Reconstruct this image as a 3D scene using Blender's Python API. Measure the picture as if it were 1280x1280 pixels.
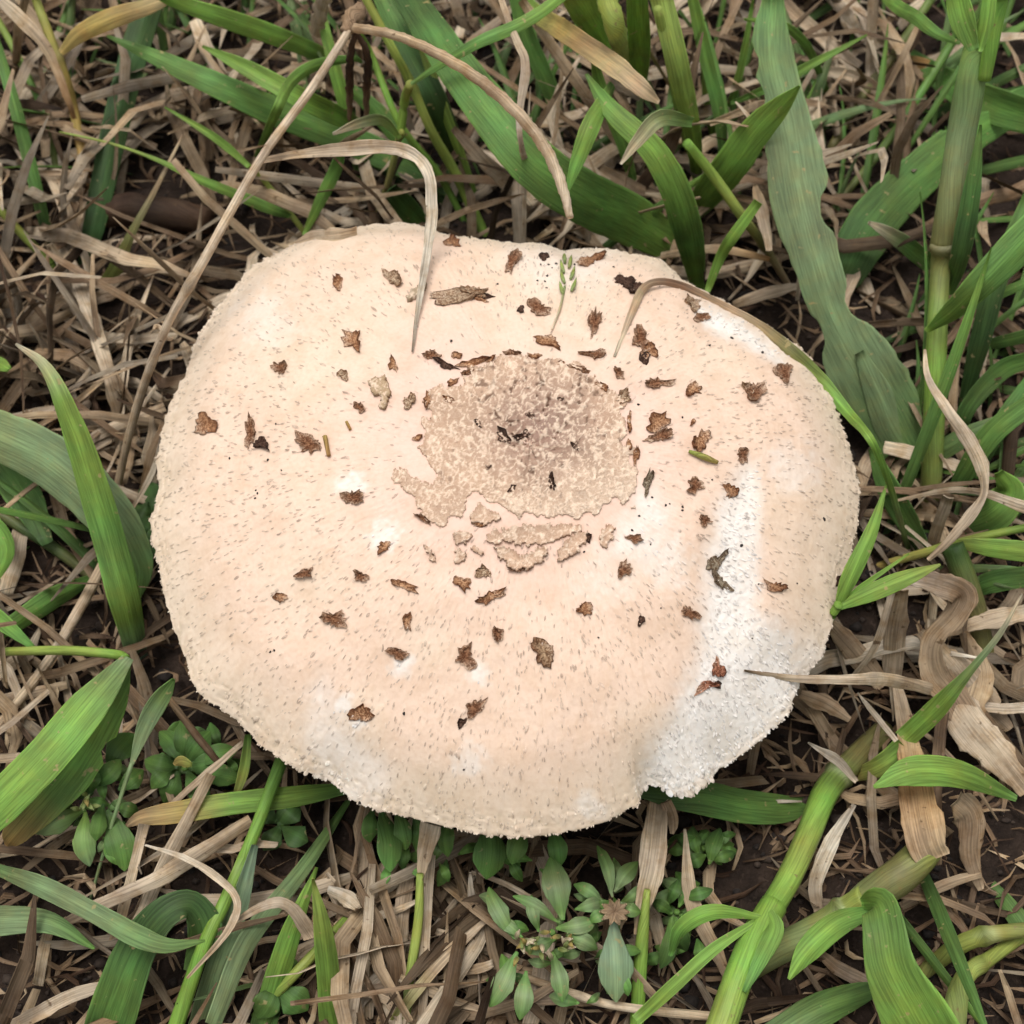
import bpy, math, random
import numpy as np
from mathutils import Vector
from mathutils.bvhtree import BVHTree

rnd = random.Random(7)
nrs = np.random.RandomState(11)
for o in list(bpy.data.objects):
    bpy.data.objects.remove(o, do_unlink=True)
scene = bpy.context.scene
col = scene.collection

# ------------------------------------------------------------------ camera
ELEV = math.radians(62.0)
DIST = 0.345
TANH = 0.125 / 0.34
TGT = np.array([0.0, 0.0, 0.068])
FWD = np.array([0.0, math.cos(ELEV), -math.sin(ELEV)])
RGT = np.array([1.0, 0.0, 0.0])
UPV = np.array([0.0, math.sin(ELEV), math.cos(ELEV)])
CAM = TGT - FWD * DIST
cd = bpy.data.cameras.new('camera')
cd.sensor_width = 36.0
cd.sensor_fit = 'HORIZONTAL'
cd.lens = 18.0 / TANH
cd.clip_start = 0.005
cd.clip_end = 200.0
cd.dof.use_dof = True
cd.dof.focus_distance = 0.338
cd.dof.aperture_fstop = 24.0
cam = bpy.data.objects.new('camera', cd)
cam.location = Vector(CAM)
cam.rotation_euler = (math.pi / 2 - ELEV, 0, 0)
col.objects.link(cam)
scene.camera = cam

# ------------------------------------------------------------------ sky, sun, exposure
SUN_EL, SUN_AZ = math.radians(79), math.radians(-40)      # azimuth measured from +Y towards +X
w = bpy.data.worlds.new('World')
scene.world = w
w.use_nodes = True
nt = w.node_tree
nt.nodes.clear()
sky = nt.nodes.new('ShaderNodeTexSky')
sky.sky_type = 'NISHITA'
sky.sun_disc = False
sky.sun_elevation = SUN_EL
sky.sun_rotation = SUN_AZ
sky.air_density = 1.0
sky.dust_density = 4.0
sky.ozone_density = 1.0
hs = nt.nodes.new('ShaderNodeHueSaturation')
hs.inputs['Saturation'].default_value = 0.05            # a cloud deck: the sky is nearly grey
bg = nt.nodes.new('ShaderNodeBackground')
bg.inputs['Strength'].default_value = 0.13
wo = nt.nodes.new('ShaderNodeOutputWorld')
nt.links.new(sky.outputs[0], hs.inputs['Color'])
nt.links.new(hs.outputs[0], bg.inputs['Color'])
nt.links.new(bg.outputs[0], wo.inputs[0])
sl = bpy.data.lights.new('sun', 'SUN')
sl.energy = 1.5
sl.angle = math.radians(28)
sl.color = (1.0, 0.97, 0.93)
so = bpy.data.objects.new('sun', sl)
sdir = Vector((math.sin(SUN_AZ) * math.cos(SUN_EL), math.cos(SUN_AZ) * math.cos(SUN_EL), math.sin(SUN_EL)))
so.rotation_euler = sdir.to_track_quat('Z', 'Y').to_euler()
so.location = sdir * 3
col.objects.link(so)
scene.view_settings.view_transform = 'Standard'
scene.view_settings.look = 'None'
scene.view_settings.gamma = 1.0
scene.view_settings.exposure = 0.20
scene.view_settings.use_curve_mapping = False
cy = scene.cycles
cy.max_bounces = 4; cy.diffuse_bounces = 2; cy.glossy_bounces = 2; cy.transmission_bounces = 3
cy.caustics_reflective = False; cy.caustics_refractive = False
cy.use_adaptive_sampling = True; cy.adaptive_threshold = 0.03; cy.use_denoising = True

# ------------------------------------------------------------------ helpers
def ray(x, y):
    d = FWD + RGT * ((x - 640.0) / 640.0 * TANH) + UPV * ((640.0 - y) / 640.0 * TANH)
    return d
def P(x, y, z):
    d = ray(x, y)
    t = (z - CAM[2]) / d[2]
    return CAM + d * t
def proj(p):
    q = p - CAM
    d = q @ FWD
    return 640 + (q @ RGT) / d / TANH * 640, 640 - (q @ UPV) / d / TANH * 640
def pxm(p):                                   # metres that one photo pixel spans at point p
    return float((p - CAM) @ FWD) * TANH / 640.0
def sstep(a, b, x):
    t = np.clip((x - a) / (b - a), 0, 1)
    return t * t * (3 - 2 * t)
def vnoise(p, seed=0):                        # vectorised value noise, -1..1
    p = np.asarray(p, float)
    i = np.floor(p).astype(np.int64)
    f = p - i
    f = f * f * (3 - 2 * f)
    def h(a, b, c):
        n = (a * 374761393 + b * 668265263 + c * 2147483647 + seed * 1274126177) & 0xffffffff
        n = ((n ^ (n >> 13)) * 1274126177) & 0xffffffff
        n = (n ^ (n >> 16)) & 0xffff
        return n / 32767.5 - 1
    x, y, z = i[..., 0], i[..., 1], i[..., 2]
    u, v, w_ = f[..., 0], f[..., 1], f[..., 2]
    r = 0
    for dz, wz in ((0, 1 - w_), (1, w_)):
        a = h(x, y, z + dz) * (1 - u) + h(x + 1, y, z + dz) * u
        b = h(x, y + 1, z + dz) * (1 - u) + h(x + 1, y + 1, z + dz) * u
        r = r + wz * (a * (1 - v) + b * v)
    return r
def n3(a, b, c=0.0):
    a = np.asarray(a, float); b = np.asarray(b, float)
    return np.stack([a, b, np.broadcast_to(np.asarray(c, float), a.shape)], -1)
def catmull(pts, m):                          # rows of any width, m samples per span
    pts = np.asarray(pts, float)
    n = len(pts)
    if n == 2:
        t = np.linspace(0, 1, m * 2 + 1)[:, None]
        return pts[0] * (1 - t) + pts[1] * t
    e = np.vstack([2 * pts[0] - pts[1], pts, 2 * pts[-1] - pts[-2]])
    out = []
    for k in range(n - 1):
        p0, p1, p2, p3 = e[k], e[k + 1], e[k + 2], e[k + 3]
        for t in np.arange(m) / m:
            out.append(.5 * (2 * p1 + (p2 - p0) * t + (2 * p0 - 5 * p1 + 4 * p2 - p3) * t * t + (3 * p1 - p0 - 3 * p2 + p3) * t ** 3))
    out.append(pts[-1])
    return np.array(out)
def poly_sd(px, py, poly):                    # signed distance to a polygon, positive inside
    poly = np.asarray(poly, float)
    px = np.asarray(px, float); py = np.asarray(py, float)
    d = np.full(px.shape, 1e18)
    ins = np.zeros(px.shape, bool)
    for k in range(len(poly)):
        a, b = poly[k], poly[(k + 1) % len(poly)]
        ex, ey = b - a
        wx, wy = px - a[0], py - a[1]
        t = np.clip((wx * ex + wy * ey) / (ex * ex + ey * ey + 1e-12), 0, 1)
        d = np.minimum(d, (wx - ex * t) ** 2 + (wy - ey * t) ** 2)
        c = (a[1] > py) != (b[1] > py)
        with np.errstate(divide='ignore', invalid='ignore'):
            xi = a[0] + (py - a[1]) / (b[1] - a[1] + 1e-12) * ex
        ins ^= c & (px < xi)
    return np.where(ins, 1, -1) * np.sqrt(d)

def mesh_from(name, verts, faces, cols=None, uvs=None, smooth=True):
    me = bpy.data.meshes.new(name)
    verts = np.asarray(verts, np.float32)
    if isinstance(faces, np.ndarray) and faces.ndim == 2:
        k = faces.shape[1]
        me.vertices.add(len(verts)); me.vertices.foreach_set('co', verts.ravel())
        me.loops.add(faces.size); me.loops.foreach_set('vertex_index', faces.astype(np.int32).ravel())
        me.polygons.add(len(faces)); me.polygons.foreach_set('loop_start', np.arange(0, faces.size, k, dtype=np.int32))
        me.update(calc_edges=True)
    else:
        me.from_pydata([tuple(map(float, v)) for v in verts], [], [tuple(int(i) for i in f) for f in faces])
    if smooth:
        me.polygons.foreach_set('use_smooth', np.ones(len(me.polygons), bool))
    if cols is not None:
        c = np.ones((len(verts), 4), np.float32)
        c[:, :3] = cols
        at = me.color_attributes.new('Col', 'FLOAT_COLOR', 'POINT')
        at.data.foreach_set('color', c.ravel())
    if uvs is not None:
        uvs = np.asarray(uvs, np.float32)
        li = np.empty(len(me.loops), np.int32)
        me.loops.foreach_get('vertex_index', li)
        ul = me.uv_layers.new(name='UVMap')
        ul.data.foreach_set('uv', uvs[li].ravel())
    me.validate()
    return me
def link(name, me, mat, parent=None, loc=(0, 0, 0), label=None, cat=None, group=None, kind=None):
    o = bpy.data.objects.new(name, me)
    col.objects.link(o)
    o.location = tuple(float(v) for v in loc)
    if mat is not None and me is not None and not me.materials:
        me.materials.append(mat)
    if parent is not None:
        o.parent = parent
    if label: o['label'] = label
    if cat: o['category'] = cat
    if group: o['group'] = group
    if kind: o['kind'] = kind
    return o

# ------------------------------------------------------------------ materials
def new_mat(name):
    m = bpy.data.materials.new(name)
    m.use_nodes = True
    t = m.node_tree
    b = t.nodes['Principled BSDF']
    return m, t, b, t.nodes['Material Output']
def node(t, k, **kw):
    n = t.nodes.new(k)
    for a, v in kw.items():
        if a in n.inputs: n.inputs[a].default_value = v
        else: setattr(n, a, v)
    return n
def mixc(t, a, b, fac, mode='MIX'):
    n = t.nodes.new('ShaderNodeMix'); n.data_type = 'RGBA'; n.blend_type = mode
    for s, v in ((n.inputs[6], a), (n.inputs[7], b), (n.inputs[0], fac)):
        if hasattr(v, 'links') or isinstance(v, bpy.types.NodeSocket): t.links.new(v, s)
        elif isinstance(v, tuple): s.default_value = (*v, 1.0)
        else: s.default_value = v
    return n.outputs[2]
def ramp(t, fac, lo, hi, c0=0.0, c1=1.0):
    n = t.nodes.new('ShaderNodeMapRange')
    n.inputs[1].default_value = lo; n.inputs[2].default_value = hi
    n.inputs[3].default_value = c0; n.inputs[4].default_value = c1
    t.links.new(fac, n.inputs[0])
    return n.outputs[0]
def plant_material(name, rough, trans, stripe, spot, spotcol, spec=0.35, bump=0.25, hue=.014, val=.2, mott=(1.14, 1.0, .92)):
    m, t, b, out = new_mat(name)
    at = node(t, 'ShaderNodeAttribute', attribute_name='Col')
    uv = node(t, 'ShaderNodeUVMap')
    mp = node(t, 'ShaderNodeMapping'); mp.inputs['Scale'].default_value = (1.0, 0.035, 1)
    t.links.new(uv.outputs[0], mp.inputs[0])
    st = node(t, 'ShaderNodeTexNoise', Scale=2.3, Detail=3.0)
    t.links.new(mp.outputs[0], st.inputs['Vector'])
    geo = node(t, 'ShaderNodeTexCoord')
    big = node(t, 'ShaderNodeTexNoise', Scale=70.0, Detail=4.0)
    t.links.new(geo.outputs['Object'], big.inputs['Vector'])
    sp = node(t, 'ShaderNodeTexNoise', Scale=420.0, Detail=2.0)
    t.links.new(geo.outputs['Object'], sp.inputs['Vector'])
    c = mixc(t, at.outputs['Color'], mixc(t, at.outputs['Color'], (stripe, stripe, stripe), 1.0, 'MULTIPLY'), ramp(t, st.outputs[0], .40, .62))
    hsn = node(t, 'ShaderNodeHueSaturation')
    t.links.new(c, hsn.inputs['Color'])
    t.links.new(ramp(t, big.outputs[0], .3, .7, .5 - hue, .5 + hue), hsn.inputs['Hue'])
    t.links.new(ramp(t, big.outputs[0], .3, .7, 1 - val, 1 + val), hsn.inputs['Value'])
    c = mixc(t, hsn.outputs[0], spotcol, ramp(t, sp.outputs[0], spot, spot + .06, 0, .8))
    mo = node(t, 'ShaderNodeTexNoise', Scale=190.0, Detail=5.0, Roughness=.65)
    t.links.new(geo.outputs['Object'], mo.inputs['Vector'])
    c = mixc(t, c, mixc(t, c, mott, 1.0, 'MULTIPLY'), ramp(t, mo.outputs[0], .44, .68))
    t.links.new(c, b.inputs['Base Color'])
    b.inputs['Roughness'].default_value = rough
    b.inputs['Specular IOR Level'].default_value = spec
    bp = node(t, 'ShaderNodeBump', Strength=bump, Distance=0.0004)
    t.links.new(st.outputs[0], bp.inputs['Height'])
    t.links.new(bp.outputs[0], b.inputs['Normal'])
    if trans:
        tr = node(t, 'ShaderNodeBsdfTranslucent')
        t.links.new(c, tr.inputs['Color'])
        mx = node(t, 'ShaderNodeMixShader'); mx.inputs[0].default_value = trans
        t.links.new(b.outputs[0], mx.inputs[1]); t.links.new(tr.outputs[0], mx.inputs[2])
        t.links.new(mx.outputs[0], out.inputs[0])
    return m
M_LEAF = plant_material('green_leaf', .55, .26, .66, .68, (.40, .33, .15), spec=.28, bump=.5)
M_DRY = plant_material('dry_straw', .75, .08, .62, .68, (.12, .07, .035), spec=.2, bump=.6, hue=.006, val=.24, mott=(.76, .66, .54))
M_CULM = plant_material('grass_culm', .50, .08, .70, .68, (.22, .17, .07), bump=.6)
M_BROAD = plant_material('broad_leaf', .55, .15, .80, .67, (.32, .29, .13), spec=.3, bump=.5)

def cap_material():
    m, t, b, out = new_mat('cap_skin')
    at = node(t, 'ShaderNodeAttribute', attribute_name='Col')
    tc = node(t, 'ShaderNodeTexCoord')
    n1 = node(t, 'ShaderNodeTexNoise', Scale=900.0, Detail=4.0)
    n2 = node(t, 'ShaderNodeTexNoise', Scale=140.0, Detail=4.0)
    for n in (n1, n2): t.links.new(tc.outputs['Object'], n.inputs['Vector'])
    c = mixc(t, at.outputs['Color'], mixc(t, at.outputs['Color'], (.95, .92, .89), 1.0, 'MULTIPLY'), ramp(t, n1.outputs[0], .45, .72))
    c = mixc(t, c, mixc(t, c, (.93, .90, .86), 1.0, 'MULTIPLY'), ramp(t, n2.outputs[0], .42, .68))
    t.links.new(c, b.inputs['Base Color'])
    b.inputs['Roughness'].default_value = .72
    b.inputs['Specular IOR Level'].default_value = .25
    bp = node(t, 'ShaderNodeBump', Strength=.16, Distance=.0004)
    t.links.new(n1.outputs[0], bp.inputs['Height'])
    t.links.new(bp.outputs[0], b.inputs['Normal'])
    return m
M_CAP = cap_material()
def scale_material(name, sc, dark, edge, bumpd=.0004):
    m, t, b, out = new_mat(name)
    at = node(t, 'ShaderNodeAttribute', attribute_name='Col')
    tc = node(t, 'ShaderNodeTexCoord')
    n1 = node(t, 'ShaderNodeTexNoise', Scale=sc, Detail=3.0, Distortion=1.2)
    t.links.new(tc.outputs['Object'], n1.inputs['Vector'])
    c = mixc(t, at.outputs['Color'], mixc(t, at.outputs['Color'], dark, 1.0, 'MULTIPLY'), ramp(t, n1.outputs[0], .5 - edge, .5 + edge))
    t.links.new(c, b.inputs['Base Color'])
    b.inputs['Roughness'].default_value = .8
    b.inputs['Specular IOR Level'].default_value = .2
    bp = node(t, 'ShaderNodeBump', Strength=.8, Distance=bumpd)
    t.links.new(n1.outputs[0], bp.inputs['Height'])
    t.links.new(bp.outputs[0], b.inputs['Normal'])
    return m
M_SCALE = scale_material('brown_scale', 1300.0, (.42, .32, .26), .08, .0006)
M_PLATE = scale_material('crown_skin', 1500.0, (.86, .80, .76), .10, .0003)
M_GILL = scale_material('gill_flesh', 500.0, (.85, .8, .75), .2)
def soil_material():
    m, t, b, out = new_mat('soil')
    tc = node(t, 'ShaderNodeTexCoord')
    a = node(t, 'ShaderNodeTexNoise', Scale=90.0, Detail=8.0, Roughness=.7)
    c = node(t, 'ShaderNodeTexNoise', Scale=500.0, Detail=5.0)
    for n in (a, c): t.links.new(tc.outputs['Object'], n.inputs['Vector'])
    k = mixc(t, (.014, .009, .0065), (.048, .031, .022), ramp(t, a.outputs[0], .35, .7))
    k = mixc(t, k, (.10, .068, .05), ramp(t, c.outputs[0], .62, .78, 0, .6))
    t.links.new(k, b.inputs['Base Color'])
    b.inputs['Roughness'].default_value = .9
    b.inputs['Specular IOR Level'].default_value = .2
    bp = node(t, 'ShaderNodeBump', Strength=.9, Distance=.002)
    t.links.new(c.outputs[0], bp.inputs['Height'])
    t.links.new(bp.outputs[0], b.inputs['Normal'])
    return m
M_SOIL = soil_material()
def plain_vc(name, rough):
    m, t, b, out = new_mat(name)
    at = node(t, 'ShaderNodeAttribute', attribute_name='Col')
    tc = node(t, 'ShaderNodeTexCoord')
    n1 = node(t, 'ShaderNodeTexNoise', Scale=700.0, Detail=3.0)
    t.links.new(tc.outputs['Object'], n1.inputs['Vector'])
    c = mixc(t, at.outputs['Color'], mixc(t, at.outputs['Color'], (.6, .57, .55), 1.0, 'MULTIPLY'), ramp(t, n1.outputs[0], .4, .65))
    t.links.new(c, b.inputs['Base Color'])
    b.inputs['Roughness'].default_value = rough
    bp = node(t, 'ShaderNodeBump', Strength=.5, Distance=.0004)
    t.links.new(n1.outputs[0], bp.inputs['Height']); t.links.new(bp.outputs[0], b.inputs['Normal'])
    return m
M_CRUMB = plain_vc('crumb', .9)
M_SPECK = plain_vc('speck', .6)
M_FLAKE = plain_vc('fibre_flake', .8)

# ------------------------------------------------------------------ ground
def ground_h(x, y):
    return .0045 * vnoise(n3(x * 28, y * 28), 3) + .003 * vnoise(n3(x * 75, y * 75), 4) + .0013 * vnoise(n3(x * 230, y * 230), 5) - .003
ax = np.concatenate([[-30, -10, -4, -2, -1.2, -.8], np.linspace(-.55, .55, 300), [.8, 1.2, 2, 4, 10, 30]])
gx, gy = np.meshgrid(ax, ax + .05)
gz = ground_h(gx, gy) * (np.maximum(abs(gx), abs(gy - .05)) < .56)
n = len(ax)
idx = np.arange(n * n).reshape(n, n)
gf = np.stack([idx[:-1, :-1], idx[:-1, 1:], idx[1:, 1:], idx[1:, :-1]], -1).reshape(-1, 4)
link('ground', mesh_from('ground', np.stack([gx, gy, gz], -1).reshape(-1, 3), gf), M_SOIL, kind='structure')

# ------------------------------------------------------------------ the mushroom
OUT = [(440,286),(500,279),(540,288),(580,297),(620,303),(680,307),(705,313),(740,308),(790,315),(830,325),(862,352),(893,368),(946,395),(980,419),(1012,447),(1032,485),(1047,515),(1062,560),(1073,605),(1073,640),(1067,680),(1055,715),(1047,755),(1035,795),(1025,825),(1000,855),(985,890),(960,915),(930,940),(900,960),(878,984),(845,990),(825,981),(804,985),(796,1006),(770,1020),(740,1033),(690,1043),(640,1045),(590,1040),(540,1030),(500,1020),(450,1005),(430,990),(400,970),(370,960),(345,945),(320,925),(300,905),(275,885),(250,868),(238,842),(225,805),(210,765),(200,720),(193,680),(190,650),(198,616),(195,580),(200,550),(208,515),(218,490),(235,460),(245,425),(265,395),(290,360),(310,335),(340,318),(385,300)]
Z_RIM, Z_TOP = .050, .083
NR, NT = 300, 1100
oc = catmull(OUT + [OUT[0]], 24)[:-1]
seg = np.r_[0, np.cumsum(np.hypot(*np.diff(np.vstack([oc, oc[:1]]), axis=0).T))]
tt = np.linspace(0, seg[-1], NT, endpoint=False)
ox = np.interp(tt, seg, np.r_[oc[:, 0], oc[0, 0]])
oy = np.interp(tt, seg, np.r_[oc[:, 1], oc[0, 1]])
ang = 2 * np.pi * np.arange(NT) / NT
wob = n3(np.cos(ang) * 3, np.sin(ang) * 3)
zr = Z_RIM + .0035 * vnoise(wob, 21)
jag = 1.3 * vnoise(n3(np.cos(ang) * 30, np.sin(ang) * 30), 22) + 1.4 * vnoise(n3(np.cos(ang) * 75, np.sin(ang) * 75), 23)
cx0, cy0 = 640., 650.
dl = np.hypot(ox - cx0, oy - cy0)
ox = ox + (ox - cx0) / dl * jag; oy = oy + (oy - cy0) / dl * jag
RIM = np.array([P(ox[k], oy[k], zr[k]) for k in range(NT)])
kern = np.exp(-(np.arange(-60, 61) / 26.0) ** 2); kern /= kern.sum()
def csmooth(v): return np.convolve(np.r_[v[-60:], v, v[:60]], kern, 'valid')
RSX, RSY, ZRS = csmooth(RIM[:, 0]), csmooth(RIM[:, 1]), csmooth(zr)
APEX = P(662, 556, Z_TOP)
rr = np.linspace(0, 1, NR + 1)[1:] ** .9
R_, T_ = np.meshgrid(rr, np.arange(NT), indexing='ij')
bl = sstep(.86, 1.0, R_)
capx = APEX[0] + R_ * (RSX[None] * (1 - bl) + RIM[None, :, 0] * bl - APEX[0])
capy = APEX[1] + R_ * (RSY[None] * (1 - bl) + RIM[None, :, 1] * bl - APEX[1])
prof = 1 - .74 * R_ ** 2.4 - .10 * R_ - .16 * sstep(.80, 1.12, R_) / sstep(.80, 1.12, np.array(1.0))
capz = ZRS[None] * (1 - bl) + zr[None, :] * bl + (Z_TOP - zr[None, :]) * prof
ppx, ppy = proj(np.stack([capx, capy, capz], -1))
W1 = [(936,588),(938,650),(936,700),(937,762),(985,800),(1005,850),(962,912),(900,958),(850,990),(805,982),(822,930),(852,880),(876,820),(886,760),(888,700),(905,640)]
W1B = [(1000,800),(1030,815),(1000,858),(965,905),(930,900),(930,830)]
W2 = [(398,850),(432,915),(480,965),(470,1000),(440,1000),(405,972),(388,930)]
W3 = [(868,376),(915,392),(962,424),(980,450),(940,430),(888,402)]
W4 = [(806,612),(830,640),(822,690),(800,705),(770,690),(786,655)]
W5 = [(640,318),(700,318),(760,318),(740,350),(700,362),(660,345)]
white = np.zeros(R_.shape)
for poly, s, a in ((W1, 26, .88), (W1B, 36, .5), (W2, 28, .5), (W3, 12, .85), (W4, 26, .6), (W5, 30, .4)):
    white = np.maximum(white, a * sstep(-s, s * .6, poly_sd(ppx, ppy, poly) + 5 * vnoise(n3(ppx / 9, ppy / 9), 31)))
for hx, hy, hr, a in ((440,608,24,.7),(481,669,28,.7),(502,830,22,.65),(600,838,22,.6),(586,950,30,.5),(737,1008,26,.5),(430,880,20,.7),(332,398,56,.28),(992,583,44,.4),(870,880,22,.6),(760,720,55,.25),(448,900,16,.8),(830,700,50,.5)):  # mostly torn-flesh halos; upper left and far right ovals are painted highlights
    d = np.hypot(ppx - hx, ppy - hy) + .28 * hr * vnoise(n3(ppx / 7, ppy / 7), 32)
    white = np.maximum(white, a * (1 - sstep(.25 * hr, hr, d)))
# folds and dents of the cap
capz = capz - .0011 * sstep(-34, 18, poly_sd(ppx, ppy, W1)) - .0007 * sstep(-30, 12, poly_sd(ppx, ppy, W2)) - .0018 * sstep(-24, 8, poly_sd(ppx, ppy, W3))
capz = capz + .0011 * vnoise(n3(capx * 40, capy * 40), 33) * sstep(.1, .4, R_) + .0005 * vnoise(n3(capx * 110, capy * 110), 34)
# radial fibres, rim cracks
arc = T_ / NT * 2 * np.pi
fib = vnoise(n3(np.cos(arc) * 85 * 1.0, np.sin(arc) * 85 * 1.0, R_ * 42), 35)
fib2 = vnoise(n3(np.cos(arc) * 160 * R_, np.sin(arc) * 160 * R_, R_ * 80), 36)
amp = sstep(.2, .5, R_)
rimb = sstep(.93, .975, R_ + .012 * vnoise(n3(np.cos(arc) * 5, np.sin(arc) * 5), 37))
crack = vnoise(n3(np.cos(arc) * 60, np.sin(arc) * 60, R_ * 150), 38)
capz = capz + .00013 * amp * fib + .00005 * amp * fib2 + .00022 * rimb * crack + white * .00012 * vnoise(n3(ppx / 4.5, ppy / 4.5), 39)
def lerp(a, b, t): return np.asarray(a) * (1 - t[..., None]) + np.asarray(b) * t[..., None]
cc = lerp((.785, .588, .456), (.745, .608, .470), sstep(.78, 1.0, R_))
cc = lerp(cc, (.775, .560, .462), (1 - sstep(.25, .62, R_)) * .8)
cc = lerp(cc, (.76, .63, .48), .35 * sstep(.1, .7, vnoise(n3(ppx / 90, ppy / 90), 40)))
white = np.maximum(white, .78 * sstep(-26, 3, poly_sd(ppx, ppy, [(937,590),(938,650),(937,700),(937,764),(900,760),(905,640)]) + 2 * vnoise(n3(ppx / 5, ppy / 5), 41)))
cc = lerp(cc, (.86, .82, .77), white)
cc = lerp(cc, (.72, .53, .38), .30 * sstep(.25, .9, fib) * amp * (1 - white))
cc = lerp(cc, (.56, .45, .31), .5 * rimb * sstep(.15, .8, -crack))
verts = np.vstack([[APEX + [0, 0, 0]], np.stack([capx, capy, capz], -1).reshape(-1, 3)])
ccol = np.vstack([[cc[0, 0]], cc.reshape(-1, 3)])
idx = 1 + np.arange(NR * NT).reshape(NR, NT)
nx = np.roll(idx, -1, axis=1)
quads = np.stack([idx[:-1], idx[1:], nx[1:], nx[:-1]], -1).reshape(-1, 4)
# orientation: make sure normals point up
a, b_, c_ = verts[quads[0, 0]], verts[quads[0, 1]], verts[quads[0, 2]]
flip = np.cross(b_ - a, c_ - a)[2] < 0
tri = [(0, idx[0, k], nx[0, k]) for k in range(NT)]
# underside rings
NU = 8
und, undc = [], []
for q, f in enumerate(np.linspace(1.0, .09, NU)):
    zz = zr * (f ** 1) + (Z_TOP - .012) * (1 - f) - .0016 - .004 * math.sin(math.pi * f) * 0
    und.append(np.stack([APEX[0] + f * .992 * (RIM[:, 0] - APEX[0]), APEX[1] + f * .992 * (RIM[:, 1] - APEX[1]), zz - .0], -1))
    undc.append(np.tile((.72, .62, .52), (NT, 1)))
base = len(verts)
verts = np.vstack([verts] + und); ccol = np.vstack([ccol] + undc)
ring_prev = idx[-1]
allq = [quads]
for q in range(NU):
    ring = base + q * NT + np.arange(NT)
    allq.append(np.stack([ring_prev, ring, np.roll(ring, -1), np.roll(ring_prev, -1)], -1))
    ring_prev = ring
quads = np.vstack(allq)
tri = np.array(tri)
tq = np.column_stack([tri[:, 0], tri[:, 1], tri[:, 2]])
if flip:
    quads = quads[:, ::-1]; tq = tq[:, ::-1]
faces = [tuple(r) for r in quads.tolist()] + [tuple(r) for r in tq.tolist()]
STEM_XY = APEX[:2] + np.array([.001, -.004])
ORG = np.array([STEM_XY[0], STEM_XY[1], 0.0])
mush = link('mushroom', None, None, loc=ORG, label='big cream white parasol mushroom with brown scales and cracked brown crown', cat='mushroom')
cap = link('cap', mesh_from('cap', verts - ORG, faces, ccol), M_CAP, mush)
BV = BVHTree.FromPolygons([tuple(v) for v in verts[:1 + NR * NT].tolist()], [tuple(r) for r in quads[:(NR - 1) * NT].tolist()] + [tuple(r) for r in tq.tolist()])
CV = Vector(CAM)
def oncap(x, y):
    h = BV.ray_cast(CV, Vector(ray(x, y)).normalized())
    if h[0] is None: return None, None
    nn = np.array(h[1])
    if nn[2] < 0: nn = -nn
    return np.array(h[0]), nn
# stem with ring and bulb
def lathe(profile, segs, c=(0, 0), wob=0.0, seed=0):
    v, f = [], []
    for i, (r, z) in enumerate(profile):
        for k in range(segs):
            a = 2 * math.pi * k / segs
            q = r * (1 + wob * math.sin(3 * a + i * .7 + seed) + wob * .6 * math.sin(7 * a + i))
            v.append((c[0] + q * math.cos(a), c[1] + q * math.sin(a), z))
    for i in range(len(profile) - 1):
        for k in range(segs):
            k2 = (k + 1) % segs
            f.append((i * segs + k, i * segs + k2, (i + 1) * segs + k2, (i + 1) * segs + k))
    return np.array(v), f
v, f = lathe([(.013, -.008), (.0145, 0), (.012, .006), (.0095, .015), (.0085, .03), (.008, .05), (.0085, .06), (.011, .067), (.012, .074)], 40, wob=.03)
stem = link('stem', mesh_from('stem', v, f, np.tile((.62, .53, .43), (len(v), 1))), M_GILL, mush)
v, f = lathe([(.0082, .047), (.0105, .0475), (.014, .046), (.0185, .043), (.0187, .0425), (.014, .0445), (.010, .045), (.0081, .044)], 60, wob=.06)
link('ring', mesh_from('ring', v, f, np.tile((.66, .58, .48), (len(v), 1))), M_GILL, stem)
# gills: thin radial plates under the cap
gv, gfc = [], []
for g in range(170):
    j = int(g * NT / 170)
    d = RIM[j, :2] - APEX[:2]; L = np.hypot(*d); u = d / L; s = np.array([-u[1], u[0]]) * .0004
    b0 = len(gv)
    fr = [.14, .4, .7, .94] if g % 2 == 0 else [.45, .6, .8, .94]
    for f in fr:
        zt = zr[j] * f + (Z_TOP - .012) * (1 - f) - .0012
        dp = .0065 * (1 - f) + .0008 if g % 2 == 0 else .004 * (1 - f) + .0006
        for q in (zt, zt - dp):
            for sg in (-1, 1):
                gv.append((*(APEX[:2] + u * L * f + s * sg - ORG[:2]), q))
    for k in range(3):
        a = b0 + 4 * k
        gfc += [(a, a + 2, a + 6, a + 4), (a + 1, a + 5, a + 7, a + 3), (a + 2, a + 3, a + 7, a + 6)]
link('gills', mesh_from('gills', gv, gfc, np.tile((.62, .47, .40), (len(gv), 1)), smooth=False), M_GILL, mush, kind='stuff')

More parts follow.
